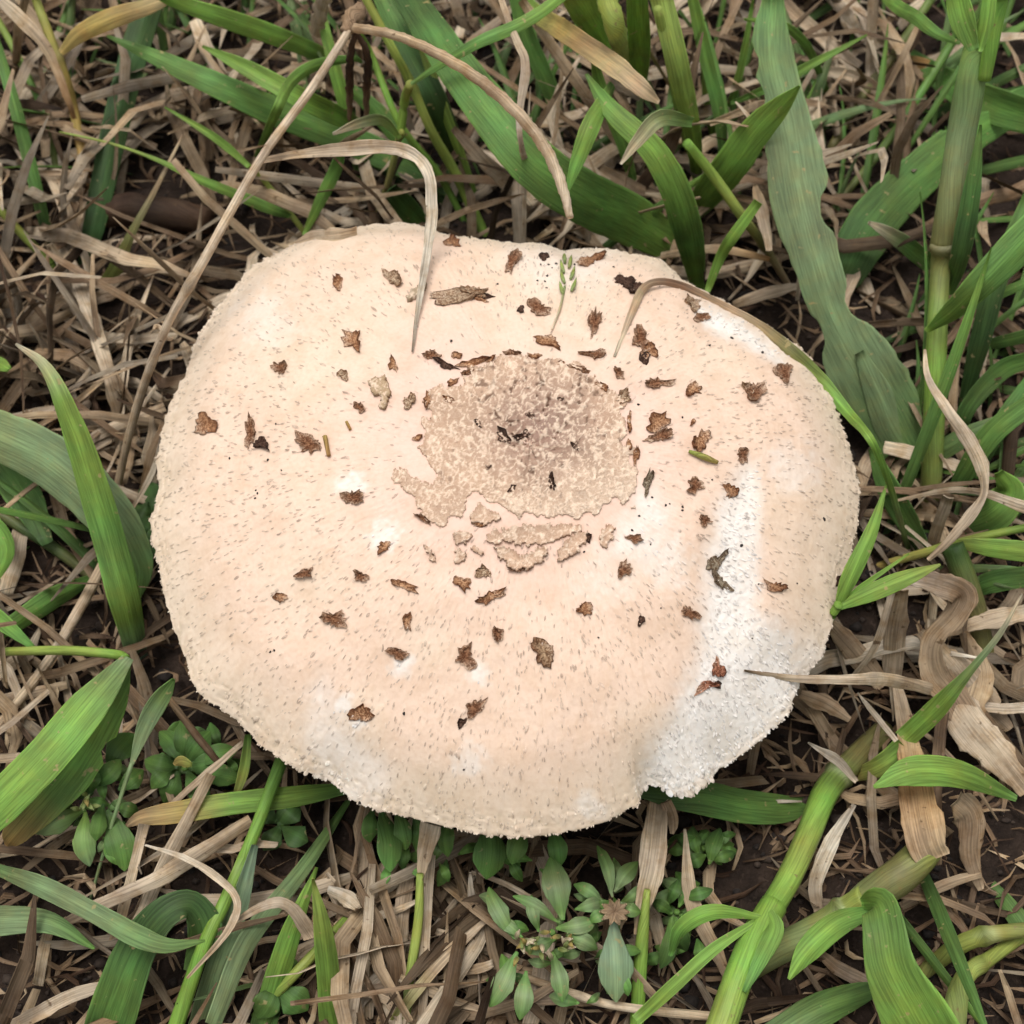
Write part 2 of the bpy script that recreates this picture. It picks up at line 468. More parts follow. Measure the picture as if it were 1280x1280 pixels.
# ---- crown plates (traced outlines, laid on the cap, cracked skin)
def plate(poly, thick, cin, cedge, step=2.0, seed=0, curl=.0003, mat=None, name='crown_plate'):
    poly = np.array(poly, float)
    x0, y0 = poly.min(0) - 3; x1, y1 = poly.max(0) + 3
    xs = np.arange(x0, x1, step); ys = np.arange(y0, y1, step)
    X, Y = np.meshgrid(xs, ys)
    jx = X + 0.45 * step * nrs.uniform(-1, 1, X.shape); jy = Y + .45 * step * nrs.uniform(-1, 1, X.shape)
    sd = poly_sd(jx, jy, poly) + ((7 + 7 * sstep(700, 790, X)) * vnoise(n3(X / 12, Y / 12), 57) - 3 - 4 * sstep(720, 790, X) if seed == 1 else 0) + 2.6 * vnoise(n3(X / 6, Y / 6), 50 + seed) + 2 * vnoise(n3(X / 2.5, Y / 2.5), 51 + seed)
    keep = sd > 0
    vid = -np.ones(X.shape, int); V, C, BOT = [], [], []
    wx = X * .86 + Y * .5 + 3 * vnoise(n3(X / 7, Y / 7), 58) + 1 * vnoise(n3(X / 3, Y / 3), 63)
    wy = Y * .86 - X * .5 + 3 * vnoise(n3(X / 7, Y / 7), 59) + 1 * vnoise(n3(X / 3, Y / 3), 64)
    H = 1 - 2.6 * np.minimum(np.abs(vnoise(n3(wx / 4.7, wy / 4.7), 52 + seed)), .75)
    H2 = vnoise(n3(X / 22, Y / 22), 53 + seed)
    H3 = vnoise(n3(X / 4.5, Y / 4.5), 54 + seed) * .7 + .3 * vnoise(n3(X / 20, Y / 20), 55 + seed)
    for i in range(X.shape[0]):
        for j in range(X.shape[1]):
            if not keep[i, j]: continue
            p, nn = oncap(jx[i, j], jy[i, j])
            if p is None: continue
            e = 1 - min(1, sd[i, j] / 7.0)
            q = p + nn * (thick + curl * e * e + .00010 * H[i, j])
            vid[i, j] = len(V); V.append(q); BOT.append(p - nn * .0004)
            t = min(1, max(0, e * 1.1 - .25)) ** 2 * min(1, max(0, .30 + 1.3 * H2[i, j]))
            c = np.array(cin) * (1 - t) + np.array(cedge) * t
            if seed == 1:
                dcen = math.hypot((jx[i, j] - 675) / 95, (jy[i, j] - 535) / 85)
                g_ = max(0, 1 - dcen) ** .8
                c = c * (1 - g_) + np.array((.36, .235, .185)) * g_
                hb = max(0, min(1, (H3[i, j] - .42) * 5)) * max(0, 1.25 - dcen * .6)
                c = c * (1 - hb) + np.array((.13, .065, .04)) * hb
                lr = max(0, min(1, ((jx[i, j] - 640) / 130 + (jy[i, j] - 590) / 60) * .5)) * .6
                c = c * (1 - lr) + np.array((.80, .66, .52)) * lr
            rg = max(0.0, min(1.0, H[i, j] * 1.7 - .35))
            c = c * (.80 + .10 * H2[i, j]) * (1 - rg) + (np.array((.84, .68, .53)) * .75 + c * .25) * rg
            C.append(c)
    F = []
    nV = len(V)
    edges = {}
    for i in range(X.shape[0] - 1):
        for j in range(X.shape[1] - 1):
            a, b, c, d = vid[i, j], vid[i, j + 1], vid[i + 1, j + 1], vid[i + 1, j]
            if min(a, b, c, d) < 0: continue
            F.append((d, c, b, a))
            for e in ((d, c), (c, b), (b, a), (a, d)): edges[e] = edges.get(e, 0) + 1
    V = V + BOT; C = C + [np.array(cedge) * .8 if seed != 1 else np.array((.52, .36, .25))] * nV
    for (a, b) in list(edges):
        if (b, a) not in edges: F.append((b, a, a + nV, b + nV))
    if not F: return None
    return link(name, mesh_from(name, np.array(V) - ORG, F, np.clip(C, 0, 1)), mat or M_PLATE, cap)
CI, CE = (.70, .490, .350), (.30, .155, .085)
SC_EXTRA = []
MAIN = [(533,487),(548,478),(558,488),(574,470),(590,460),(604,453),(614,449),(626,440),(642,438),(655,446),(680,445),(700,450),(720,455),(738,463),(754,476),(768,488),(781,502),(786,517),(792,542),(798,562),(797,585),(800,606),(797,630),(780,641),(762,641),(744,646),(720,648),(692,650),(666,648),(642,645),(628,642),(612,630),(596,620),(588,632),(578,648),(557,662),(535,654),(518,640),(510,620),(498,606),(492,590),(505,587),(518,596),(534,600),(548,594),(532,577),(516,562),(524,540),(531,512)]
plate(MAIN, .00030, CI, CE, 1.5, 1)
plate([(597,628),(612,638),(627,646),(622,654),(605,659),(591,656),(587,645)], .0006, CI, CE, 1.6, 3, .0005)
for fx, fy, fw, fh, fa in ((566,478,20,8,-35),(586,466,16,7,-20),(612,450,14,8,-30),(640,442,22,7,0),(668,446,20,6,5),(724,462,22,7,20),(752,484,20,7,40),(700,455,10,6,0),(535,500,8,22,0),(522,548,12,8,-30),(786,556,8,14,0),(530,650,26,6,35),(600,656,22,6,0),(650,712,30,6,0)):
    SC_EXTRA.append((fx, fy, fw, fh, fa, 0))
plate([(603,675),(615,664),(640,656),(662,657),(690,655),(716,655),(736,662),(702,675),(686,681),(665,682),(650,684),(634,678),(616,681)], .0006, CI, CE, 1.8, 4, .0005)
plate([(615,683),(630,683),(650,693),(665,690),(684,680),(685,692),(675,705),(660,713),(645,714),(627,703)], .0007, CI, CE, 1.6, 5, .0008)
plate([(697,686),(708,676),(722,668),(736,664),(734,678),(722,692),(706,702),(696,702)], .0007, CI, CE, 1.6, 6, .0007)
plate([(750,663),(762,656),(770,662),(766,674),(758,688),(750,680)], .0006, CI, CE, 1.6, 7, .0005)
plate([(526,660),(560,672)][:0] or [(528,682),(540,685),(547,698),(546,706),(535,700)], .0006, CI, CE, 1.5, 8, .0005)
plate([(563,668),(580,662),(592,668),(588,676),(570,680)], .0006, CI, CE, 1.5, 9, .0005)
plate([(566,688),(576,684),(586,694),(580,704),(568,708)], .0006, CI, CE, 1.5, 10, .0005)
plate([(582,680),(598,685),(608,698),(598,694),(586,690)], .0006, CI, CE, 1.5, 11, .0005)
SC_EXTRA += [(572,371,72,17,-8,1), (592,366,30,16,10,1), (601,374,22,11,20,0), (606,371,12,7,0,2)]
plate([(508,372),(520,362),(530,352),(536,350),(532,365),(522,376),(510,378)], .0012, (.50, .40, .27), (.26, .17, .10), 1.4, 13, .0003)
plate([(460,480),(478,472),(488,480),(490,495),(480,512),(472,514),(476,498),(466,492)], .0010, (.55, .40, .25), (.26, .14, .07), 1.4, 14, .0003)

# ---- brown curled scales: (x, y, w, h, angle, look)
SC = [(423,355,13,17,0,0),(490,348,24,20,30,1),(443,427,26,30,0,0),(351,460,18,18,20,0),(491,457,13,19,-20,0),(450,511,13,15,0,0),(258,531,30,26,-50,0),(314,542,16,34,10,0),(327,555,18,16,40,2),(390,555,42,22,5,0),(512,502,15,24,0,1),
(639,328,18,27,20,0),(565,305,18,13,20,0),(679,322,13,8,0,2),(738,325,32,14,-10,0),(672,386,30,18,15,0),(651,387,9,9,0,2),(743,405,14,33,15,0),(687,427,34,15,15,0),(782,354,22,16,20,2),(796,360,22,22,60,2),(801,425,22,30,-30,0),(810,440,20,18,0,0),(743,443,27,13,5,0),(806,448,14,12,0,2),(541,446,15,12,0,0),(570,445,13,10,-10,0),(557,456,28,9,15,2),(589,456,32,12,-10,0),(778,497,22,14,0,1),(787,528,8,25,5,0),(772,467,18,12,25,0),(795,571,9,26,0,0),
(876,398,20,11,10,0),(865,381,20,16,20,1),(821,480,36,13,5,0),(865,488,22,16,0,0),(943,491,26,24,15,0),(934,486,16,14,30,1),(980,467,26,24,0,0),(822,530,30,22,-10,0),(826,546,30,16,-15,0),(874,551,30,24,10,0),(928,569,16,17,20,0),(866,528,8,7,0,0),
(442,623,24,20,-15,0),(482,683,22,13,0,0),(383,717,22,16,-10,0),(351,745,22,13,5,0),(452,720,18,18,10,0),(505,732,30,13,25,0),(419,773,28,28,40,0),(509,776,14,19,10,0),(499,817,26,15,5,0),(452,892,28,24,-15,0),
(581,822,31,26,10,0),(680,815,30,33,-35,3),(623,794,12,23,5,0),(612,746,36,14,-5,0),(624,740,14,8,-20,0),(578,729,19,20,-40,0),(606,714,20,16,30,1),(731,761,24,14,0,0),(779,714,20,22,0,0),(801,775,9,11,0,2),(594,887,32,20,-45,0),(578,902,8,18,30,2),
(869,609,24,19,-10,0),(913,614,18,18,0,0),(881,652,18,14,15,0),(895,702,14,34,35,4),(902,730,12,36,-40,4),(967,733,25,16,5,0),(861,766,24,16,20,0),(897,835,14,27,5,5),(884,856,28,12,-20,5),(896,856,12,8,20,2),(809,605,12,30,20,4),(1048,726,9,12,0,2),(791,674,18,13,0,0),
(430,470,14,12,20,1),(630,548,20,12,20,2),(655,545,18,12,-20,2),(690,604,8,22,-20,2),(663,520,10,8,0,2),(598,530,14,6,30,2),(700,500,8,5,0,2),(720,560,16,6,30,2),(610,585,10,5,-20,2),(640,612,12,6,-30,2),(560,500,18,7,20,0),(735,672,8,14,10,2)]
LOOK = [((.50, .275, .145), (.14, .048, .020)), ((.50, .37, .25), (.26, .15, .08)), ((.11, .06, .04), (.04, .022, .015)), ((.40, .27, .16), (.17, .07, .035)), ((.33, .27, .19), (.13, .09, .06)), ((.45, .20, .12), (.20, .075, .04))]
def chip(x, y, w_, h_, a, look, seed):
    r = random.Random(seed * 31 + 5)
    if look == 0: w_ *= .95; h_ *= .95
    nb = 28 if max(w_, h_) > 14 else 14
    ca, sa = math.cos(math.radians(a)), math.sin(math.radians(a))
    ph, ph2 = r.uniform(0, 6.28), r.uniform(0, 6.28)
    rad = [max(.45, 1 + .20 * math.sin(2 * k * 2 * math.pi / nb + ph) + .16 * math.sin(3 * k * 2 * math.pi / nb + ph2) + r.uniform(-.22, .16)) for k in range(nb)]
    for _ in range(r.randint(1, 3)): rad[r.randrange(nb)] *= r.uniform(1.2, 1.55)      # torn points
    bite, bw = r.uniform(0, 6.28), r.uniform(.5, .95)                                # a torn out bay
    if r.random() < .6 and max(w_, h_) > 14:
        for k in range(nb):
            d_ = abs((2 * math.pi * k / nb - bite + math.pi) % (2 * math.pi) - math.pi)
            if d_ < bw: rad[k] *= .42 + .3 * d_ / bw
    cin, ced = LOOK[look]
    cup = look == 0 and seed % 2 == 1 and max(w_, h_) > 14
    if cup: cin, ced = (.27, .125, .062), (.60, .42, .29)
    rise = r.uniform(0, 6.28)
    V, C, F = [], [], []
    rings = (.28, .58, .82, 1.0)
    p0, n0 = oncap(x, y)
    if p0 is None: return
    s = pxm(p0)
    V.append(p0 + n0 * .0003); C.append(np.array(cin) * r.uniform(.8, 1.1))
    lift = r.uniform(1.2, 3.6) * s * (1.6 if max(w_, h_) > 14 else .8)
    for f in rings:
        for k in range(nb):
            t = 2 * math.pi * k / nb
            u = math.cos(t) * rad[k] * w_ * .5 * f; v = math.sin(t) * rad[k] * h_ * .5 * f
            X = x + u * ca - v * sa; Y = y + u * sa + v * ca
            p, nn = oncap(X, Y)
            if p is None: p, nn = p0, n0
            q = .0003 + lift * (f ** 2.5) * (.12 + .88 * max(0, math.cos(t - rise)) ** 1.5 if not cup else .55 + .35 * math.cos(t - rise)) + .0003 * r.uniform(-1, 1) * (f > .5)
            V.append(p + nn * q)
            up_ = .5 + .5 * math.cos(t - rise)
            m_ = min(1, f ** 1.8 * r.uniform(.5, 1.25) * (.25 + .95 * up_))
            c_ = (np.array(cin) * (1 - m_) + np.array(ced) * m_) * r.uniform(.72, 1.28)
            if cup: c_ = (np.array(cin) * (1 - f ** 4) + np.array(ced) * f ** 4 * (.45 + .55 * r.random())) * r.uniform(.75, 1.2)
            fl = max(0, (.42 - up_)) * 1.8 * f ** 2 * (look in (0, 1, 3, 5))
            C.append(c_ * (1 - fl) + np.array((.72, .54, .40)) * fl)
    for k in range(nb):
        F.append((0, 1 + (k + 1) % nb, 1 + k))
        for q in range(3):
            b = 1 + q * nb
            F.append((b + k, b + (k + 1) % nb, b + nb + (k + 1) % nb, b + nb + k))
    b = 1 + 3 * nb; e = len(V)
    for k in range(nb):
        t = 2 * math.pi * k / nb
        u = math.cos(t) * rad[k] * w_ * .40; v = math.sin(t) * rad[k] * h_ * .40
        p, nn = oncap(x + u * ca - v * sa, y + u * sa + v * ca)
        if p is None: p, nn = p0, n0
        V.append(p - nn * .0003); C.append(np.array(cin) * 1.2)
    for k in range(nb):
        F.append((b + k, b + (k + 1) % nb, e + (k + 1) % nb, e + k))
    link('scale', mesh_from('scale', np.array(V) - ORG, F, np.clip(C, 0, 1), smooth=(seed % 2 == 0)), M_SCALE, cap)
for i, s in enumerate(SC + SC_EXTRA): chip(*s, i)

# ---- fine fibre flakes all over the cap, and the ragged fringe of its rim
TOPV = np.stack([capx, capy, capz], -1)
def flake_set(name, items, mat, parent):
    V, F, C = [], [], []
    for p, t, s, nn, L, W, lift, c0, c1 in items:
        b = len(V)
        for q, (f, wd, up) in enumerate(((0, .55, -.00012), (.5, 1.0, .00005 + lift * .3), (.85, .75, lift * .75), (1.0, .22, lift))):
            m_ = f ** 1.5
            for sg in (-1, 0, 1):
                V.append(p + t * L * f + s * W * .5 * wd * sg + nn * (up + (0 if sg else W * .14)))
                C.append(c0 * (1 - m_) + c1 * m_)
        for q in range(3):
            for k in range(2):
                a = b + q * 3 + k
                F.append((a, a + 1, a + 4, a + 3))
    return link(name, mesh_from(name, np.array(V) - ORG, np.array(F), np.clip(C, 0, 1)), mat, parent, kind='stuff')
items = []
for k in range(6200):
    rv = math.sqrt(rnd.random()) * .985
    i = min(NR - 2, int(np.searchsorted(rr, rv))); j = rnd.randrange(NT)
    x, y = ppx[i, j], ppy[i, j]
    if rv < .42 and poly_sd(np.array([x]), np.array([y]), MAIN)[0] > -6: continue
    if rv < .5 and rnd.random() < .55: continue
    if y < 480 and rnd.random() < .35: continue
    p = TOPV[i, j]
    t = TOPV[i + 1, j] - TOPV[i, j]; t = t / np.linalg.norm(t)
    s = TOPV[i, (j + 1) % NT] - p; s = s / np.linalg.norm(s)
    nn = np.cross(s, t); nn = nn / np.linalg.norm(nn)
    if nn[2] < 0: nn = -nn
    a = rnd.gauss(0, .22)
    t2 = t * math.cos(a) + s * math.sin(a); s2 = np.cross(nn, t2)
    px1 = pxm(p); wh = white[i, j]
    L = px1 * rnd.uniform(4.0, 9); W = px1 * rnd.uniform(1.2, 2.5)
    big = rnd.random() < .05
    if big: L *= 1.5; W *= 1.7
    base_c = cc[i, j]
    dk = np.array((.44, .345, .26)) * rnd.uniform(.75, 1.35)  # brown-tinged tips; the colour also makes up for their weak shadows
    km = rnd.uniform(.3, .85) * (1 - wh)
    c1 = base_c * (1 - km) + dk * km
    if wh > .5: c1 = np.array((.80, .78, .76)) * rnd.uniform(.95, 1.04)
    items.append((p, t2, s2, nn, L, W, px1 * rnd.uniform(.5, 1.7), base_c * .98, c1))
wi = np.argwhere((white * (R_ > .55))[:NR - 3] > .7)
for k in range(520):
    i, j = wi[rnd.randrange(len(wi))]
    p = TOPV[i, j]
    t = TOPV[i + 1, j] - p; t = t / np.linalg.norm(t)
    s = TOPV[i, (j + 1) % NT] - p; s = s / np.linalg.norm(s)
    nn = np.cross(s, t); nn = nn / np.linalg.norm(nn)
    if nn[2] < 0: nn = -nn
    a = rnd.gauss(0, .5)
    t2 = t * math.cos(a) + s * math.sin(a); s2 = np.cross(nn, t2)
    px1 = pxm(p)
    items.append((p, t2, s2, nn, px1 * rnd.uniform(4, 9), px1 * rnd.uniform(1.6, 3.6), px1 * rnd.uniform(.6, 1.7), cc[i, j], cc[i, j] * rnd.uniform(.94, 1.02)))
flake_set('fibre_flakes', items, M_FLAKE, cap)
items = []
fr_ = 1.3 * vnoise(n3(np.cos(ang) * 6, np.sin(ang) * 6), 71) + .5 * white[-8]
for k in range(2300):
    j = rnd.randrange(NT); i = NR - 1 - (rnd.randrange(14) if rnd.random() < .6 else 0)
    p = TOPV[i, j]
    t = TOPV[i, j] - TOPV[i - 3, j]; t = t / np.linalg.norm(t)
    s = TOPV[i, (j + 2) % NT] - p; s = s / np.linalg.norm(s)
    nn = np.cross(s, t); nn = nn / np.linalg.norm(nn)
    if nn[2] < 0: nn = -nn
    a = rnd.gauss(0, .4)
    t2 = t * math.cos(a) + s * math.sin(a); s2 = np.cross(nn, t2)
    px1 = pxm(p) * (.75 + .75 * max(0, fr_[j]))
    if fr_[j] < -.25 and rnd.random() < .6: continue
    c = cc[i, j] * rnd.uniform(.85, 1.12)
    items.append((p - t2 * px1 * 2, t2, s2, nn, px1 * rnd.uniform(2.5, 6.0), px1 * rnd.uniform(1.4, 3.8), px1 * rnd.uniform(-.6, .6), c, np.minimum(c * 1.08 + .02, .85)))
flake_set('rim_fringe', items, M_FLAKE, cap)
# ------------------------------------------------------------------ grass: ribbons and tubes traced from the photograph
PAL = dict(g1=(.225, .405, .064), g2=(.135, .280, .054), g3=(.052, .118, .025), gg=(.215, .305, .135), bg=(.190, .290, .190),
           yg=(.34, .42, .09), ol=(.200, .190, .065), pg=(.27, .34, .13), y=(.48, .35, .11), t1=(.56, .41, .26), t2=(.72, .58, .42),
           t3=(.36, .245, .15), br=(.095, .054, .032), orr=(.46, .25, .09), gr=(.45, .38, .30), db=(.042, .026, .018), w=(.76, .67, .54))
US = np.array([-1, -.88, -.45, -.07, .07, .45, .88, 1])
def colours(spec, vs):
    names = spec.split('-')
    cs = np.array([PAL[n_] for n_ in names])
    if len(cs) == 1: return np.repeat(cs, len(vs), 0)
    k = np.linspace(0, 1, len(cs))
    return np.stack([np.interp(vs, k, cs[:, q]) for q in range(3)], -1)
def ribbon(pts, wid, spec, phi=(0, 0), fold=.25, thick=.00022, rag=0.0, seed=0, bites=0, edge=1.35, rib=1.15):
    """closed thin leaf along pts (n,3) with widths wid (n)"""
    n_ = len(pts)
    T = np.gradient(pts, axis=0); T /= np.linalg.norm(T, axis=1)[:, None] + 1e-12
    vd = pts - CAM; vd /= np.linalg.norm(vd, axis=1)[:, None]
    S0 = np.cross(T, vd); S0 /= np.linalg.norm(S0, axis=1)[:, None] + 1e-9
    for k in range(1, n_):
        if S0[k] @ S0[k - 1] < 0: S0[k] = -S0[k]
    N0 = np.cross(S0, T)
    L = np.r_[0, np.cumsum(np.linalg.norm(np.diff(pts, axis=0), axis=1))]
    vs = L / (L[-1] + 1e-12)
    ph = np.interp(vs, np.linspace(0, 1, len(phi)), phi)[:, None]
    S = S0 * np.cos(ph) + N0 * np.sin(ph)
    N = np.cross(S, T)
    hw = (wid * .5)[:, None] / np.maximum(np.cos(ph), .45)
    us = np.repeat(US[None], n_, 0)
    mul = np.ones((n_, 8))
    if rag:
        for side, sl_ in ((0, slice(0, 4)), (1, slice(4, 8))):
            nz = vnoise(n3(L * 1000 / 4.0, np.full(n_, seed * 3.1 + side * 17)), 60) + .6 * vnoise(n3(L * 1000 / 1.3, np.full(n_, seed * 1.7 + side * 9)), 61)
            mul[:, sl_] *= (1 + rag * nz)[:, None]
    if bites:
        r = random.Random(seed + 99)
        for _ in range(bites):
            c, wd, dp = r.uniform(.12, .85), r.uniform(.02, .045), r.uniform(.25, .5)
            side = slice(0, 4) if r.random() < .6 else slice(4, 8)
            mul[:, side] *= (1 - dp * np.exp(-((vs - c) / wd) ** 4))[:, None]
    u = us * mul
    off = fold * np.abs(u) ** 1.2 * hw
    top = pts[:, None] + S[:, None] * (u * hw)[..., None] + N[:, None] * (off)[..., None]
    bot = top - N[:, None] * thick
    V = np.concatenate([top, bot[:, ::-1]], 1).reshape(-1, 3)
    base = colours(spec, vs)
    C = np.repeat(base[:, None], 8, 1)
    C[:, [0, 7]] = np.clip(C[:, [0, 7]] * edge + .02 * (edge > 1), 0, .8)
    C[:, [3, 4]] = np.clip(C[:, [3, 4]] * rib, 0, .8)
    C = np.concatenate([C, C[:, ::-1] * .92 + .012], 1).reshape(-1, 3)
    uu = np.concatenate([u * hw * 1000, (u * hw * 1000)[:, ::-1]], 1) + seed * 7.3
    vv = np.repeat((L * 1000)[:, None], 16, 1)
    idx = np.arange(n_ * 16).reshape(n_, 16)
    nx_ = np.roll(idx, -1, 1)
    F = np.stack([idx[:-1], nx_[:-1], nx_[1:], idx[1:]], -1).reshape(-1, 4)
    c0 = np.array([[idx[0, k], idx[0, k + 1], idx[0, 14 - k], idx[0, 15 - k]] for k in range(7)])
    c1 = np.array([[idx[-1, 15 - k], idx[-1, 14 - k], idx[-1, k + 1], idx[-1, k]] for k in range(7)])
    return V, np.vstack([F, c0, c1]), C, np.stack([uu.ravel(), vv.ravel()], -1)
def tube(pts, wid, spec, nodes=(), seed=0, knob=0.0, segs=10, rough=0.0):
    n_ = len(pts)
    T = np.gradient(pts, axis=0); T /= np.linalg.norm(T, axis=1)[:, None] + 1e-12
    A = np.cross(T, [0.13, .2, 1.0]); A /= np.linalg.norm(A, axis=1)[:, None]
    B = np.cross(T, A)
    L = np.r_[0, np.cumsum(np.linalg.norm(np.diff(pts, axis=0), axis=1))]
    vs = L / L[-1]
    r = wid * .5
    base = colours(spec, vs)
    for f in nodes:
        g = np.exp(-((L - f * L[-1]) / .0011) ** 2)
        g2_ = np.exp(-((L - f * L[-1] - .0022) / .0007) ** 2)
        r = r * (1 + .26 * g); base = base * (1 - .5 * g[:, None]) + .10 * g2_[:, None]
    th = 2 * np.pi * np.arange(segs) / segs
    R = np.repeat(r[:, None], segs, 1)
    if knob:
        R = R * (1 + knob * np.sin(L[:, None] * 1000 / .55 + th[None] * 2) * np.cos(th[None] * 3 + L[:, None] * 900))
    if rough:
        R = R * (1 + rough * vnoise(n3(np.repeat(L[:, None] * 700, segs, 1), np.repeat(th[None], n_, 0) * 2 + seed), 62))
    V = pts[:, None] + (A[:, None] * np.cos(th)[None, :, None] + B[:, None] * np.sin(th)[None, :, None]) * R[..., None]
    C = np.repeat(base[:, None], segs, 1)
    U = np.stack([np.repeat((th * 1.0)[None], n_, 0) * r[:, None] * 1000 + seed * 5.1, np.repeat((L * 1000)[:, None], segs, 1)], -1)
    idx = np.arange(n_ * segs).reshape(n_, segs); nx_ = np.roll(idx, -1, 1)
    F = np.stack([idx[:-1], nx_[:-1], nx_[1:], idx[1:]], -1).reshape(-1, 4)
    V = np.vstack([V.reshape(-1, 3), pts[:1], pts[-1:]]); C = np.vstack([C.reshape(-1, 3), base[:1], base[-1:]])
    U = np.vstack([U.reshape(-1, 2), [[0, 0]], [[0, 0]]])
    a, b = n_ * segs, n_ * segs + 1
    faces = [tuple(q) for q in F.tolist()] + [(a, int(idx[0, (k + 1) % segs]), int(idx[0, k])) for k in range(segs)] + [(b, int(idx[-1, k]), int(idx[-1, (k + 1) % segs])) for k in range(segs)]
    return V, faces, C, U
def zed(z, x, y):
    if isinstance(z, str):
        p, nn = oncap(x, y)
        off = float(z[1:])
        return p[2] * 1000 + off if p is not None else Z_RIM * 1000 + off
    return z
def trace(s, z, m=5):
    a = np.array([[float(q) for q in t.split(',')] for t in s.split()])
    n_ = len(a)
    z = list(z)
    if len(z) == n_: zs = np.array([zed(z[k], a[k, 0], a[k, 1]) for k in range(n_)], float)
    else: zs = np.interp(np.linspace(0, 1, n_), np.linspace(0, 1, len(z)), z)
    W = np.array([P(a[k, 0], a[k, 1], zs[k] / 1000) for k in range(n_)])
    wid = np.array([a[k, 2] * pxm(W[k]) for k in range(n_)])
    out = catmull(np.column_stack([W, wid]), m)
    return out[:, :3], np.maximum(out[:, 3], .00015)
PLANTS = {}
def plant(key, name, label, cat, x, y, group=None):
    PLANTS[key] = link(name, None, None, loc=P(x, y, -.002), label=label, cat=cat, group=group)
CNT = [0]
def put(name, V, F, C, U, mat, origin, label, cat, group, pl):
    if pl:
        e = PLANTS[pl]
        return link(name, mesh_from(name, V - np.array(e.location), F, np.clip(C, 0, 1), U), mat, e)
    return link(name, mesh_from(name, V - origin, F, np.clip(C, 0, 1), U), mat, None, origin, label, cat, group)
def B(label, spec, z, s, pl=None, dry=False, name=None, cat=None, phi=None, fold=None, rag=None, bites=0, group=None, mat=None):
    """a leaf blade"""
    CNT[0] += 1
    k = CNT[0]; r = random.Random(k * 13 + 1)
    pts, wid = trace(s, z, 8 if (bites or rag) else 5)
    if phi is None: phi = (r.uniform(-.5, .5), r.uniform(-.5, .5))
    if fold is None: fold = r.uniform(.12, .35) * (1 if r.random() < .7 else -1)
    if rag is None: rag = .16 if dry else .03
    if not mat:
        V, F, C, U = ribbon(pts, wid, spec, phi, fold, .0003, rag, k, bites, 1.0 if dry else 1.5, .88 if dry else 1.3)
    else:
        V, F, C, U = ribbon(pts, wid, spec, phi, fold, .0003, rag, k, bites, 1.15, 1.3)
    lo = 0 if pts[0, 2] <= pts[-1, 2] else -1
    return put(name or ('leaf_blade' if pl else ('dry_straw' if dry else 'grass_shoot')), V, F, C, U, mat or (M_DRY if dry else M_LEAF), pts[lo],  # without a parent plant this is one single blade
               label, cat or ('dry grass' if dry else 'grass blade'), group, pl)
def S(label, spec, z, s, pl=None, dry=False, name=None, cat=None, nodes=(), knob=0, rough=0.0, group=None):
    """a round stem"""
    CNT[0] += 1
    pts, wid = trace(s, z, 14 if knob else 6)
    V, F, C, U = tube(pts, wid, spec, nodes, CNT[0], knob, 10, rough)
    lo = 0 if pts[0, 2] <= pts[-1, 2] else -1
    return put(name or ('culm' if pl else ('dry_straw' if dry else 'grass_shoot')), V, F, C, U, M_DRY if dry else M_CULM, pts[lo], label, cat or 'grass stem', group, pl)

# ---- top left
plant('yel', 'grass_shoot', 'yellowing grass shoot with a bent yellow leaf and a withered orange leaf', 'grass shoot', 112, 250)
S(0, 'orr-y-yg', (-2, 30, 50), '112,250,11 95,150,12 82,100,13 65,52,12 45,0,11 38,-25,10', 'yel', nodes=(.62,))
B(0, 'y-y-t1', (44, 55, 50), '76,66,8 100,42,20 140,22,24 185,8,18 228,-8,6', 'yel', fold=.3)
B(0, 'orr-t1-t2', (30, 50, 60), '93,148,5 86,127,8 69,82,11 52,52,14 22,20,16 -10,-10,14', 'yel', dry=True)
S('thin olive green stem leaning beside the yellowing shoot', 'ol-g2-yg', (-2, 12, 30), '76,245,8 62,165,9 52,134,9 28,82,9 0,30,9 -20,0,8', nodes=(.4,))
B('narrow mid green grass blade left of the yellowing shoot', 'g3-g2-g2', (-2, 25, 45), '72,330,6 55,275,14 38,206,16 20,137,15 0,69,12 -15,20,8')
S('bright lime stem poking in beside the pale broken straw', 'g1-yg-yg', (-2, 15, 22), '72,338,11 27,292,11 0,262,10 -25,240,9')
B('broad dark green grass blade standing upright above the brown twig', 'g3-g3-g3', (-2, 22, 40), '103,334,12 117,285,26 134,206,31 151,130,33 172,52,34 190,0,30 200,-30,26', fold=.2)
S('thick dark brown twig lying in the shadow on the soil', 'br-db-br', (3, 5), '125,268,38 165,262,42 215,268,40 262,276,34', name='twig', cat='twig', dry=True, rough=.12)
B('green blade with a hair thin tip reaching left over the twig', 'g2-g1-yg', (12, 30, 40), '362,270,6 340,262,13 292,242,13 240,220,10 192,198,5 137,179,3 74,165,2')
plant('fork', 'grass_shoot', 'small forked green shoot rising at the upper rim of the mushroom', 'grass shoot', 384, 300)
S(0, 'yg-yg', (-2, 30), '386,300,7 380,290,7 350,250,7 325,220,7 309,206,6', 'fork')
B(0, 'g1-g1', (31, 45), '311,208,6 285,185,10 258,165,9 206,134,2', 'fork')
B(0, 'g1-g2', (12, 40), '380,294,5 399,254,14 419,213,16 426,188,10', 'fork')
B('long broad green blade sloping down to the right behind the bent straw', 'g2-g2-g3', (42, 38, 8, -2), '134,45,3 206,76,22 275,107,31 344,138,36 440,175,36 530,215,34 590,246,20 610,262,8', fold=.22)
B('bright green blade slanting from the top edge towards the seed spikes', 'g1-g1-g2', (60, 40, -2), '190,-12,10 213,0,14 275,21,24 344,45,24 405,69,18 440,86,8')
B('green blade with a pointed tip between two longer slanting blades', 'g1-g1-g2', (50, 40, -2), '253,58,3 309,86,20 378,124,25 433,151,22 462,168,6')
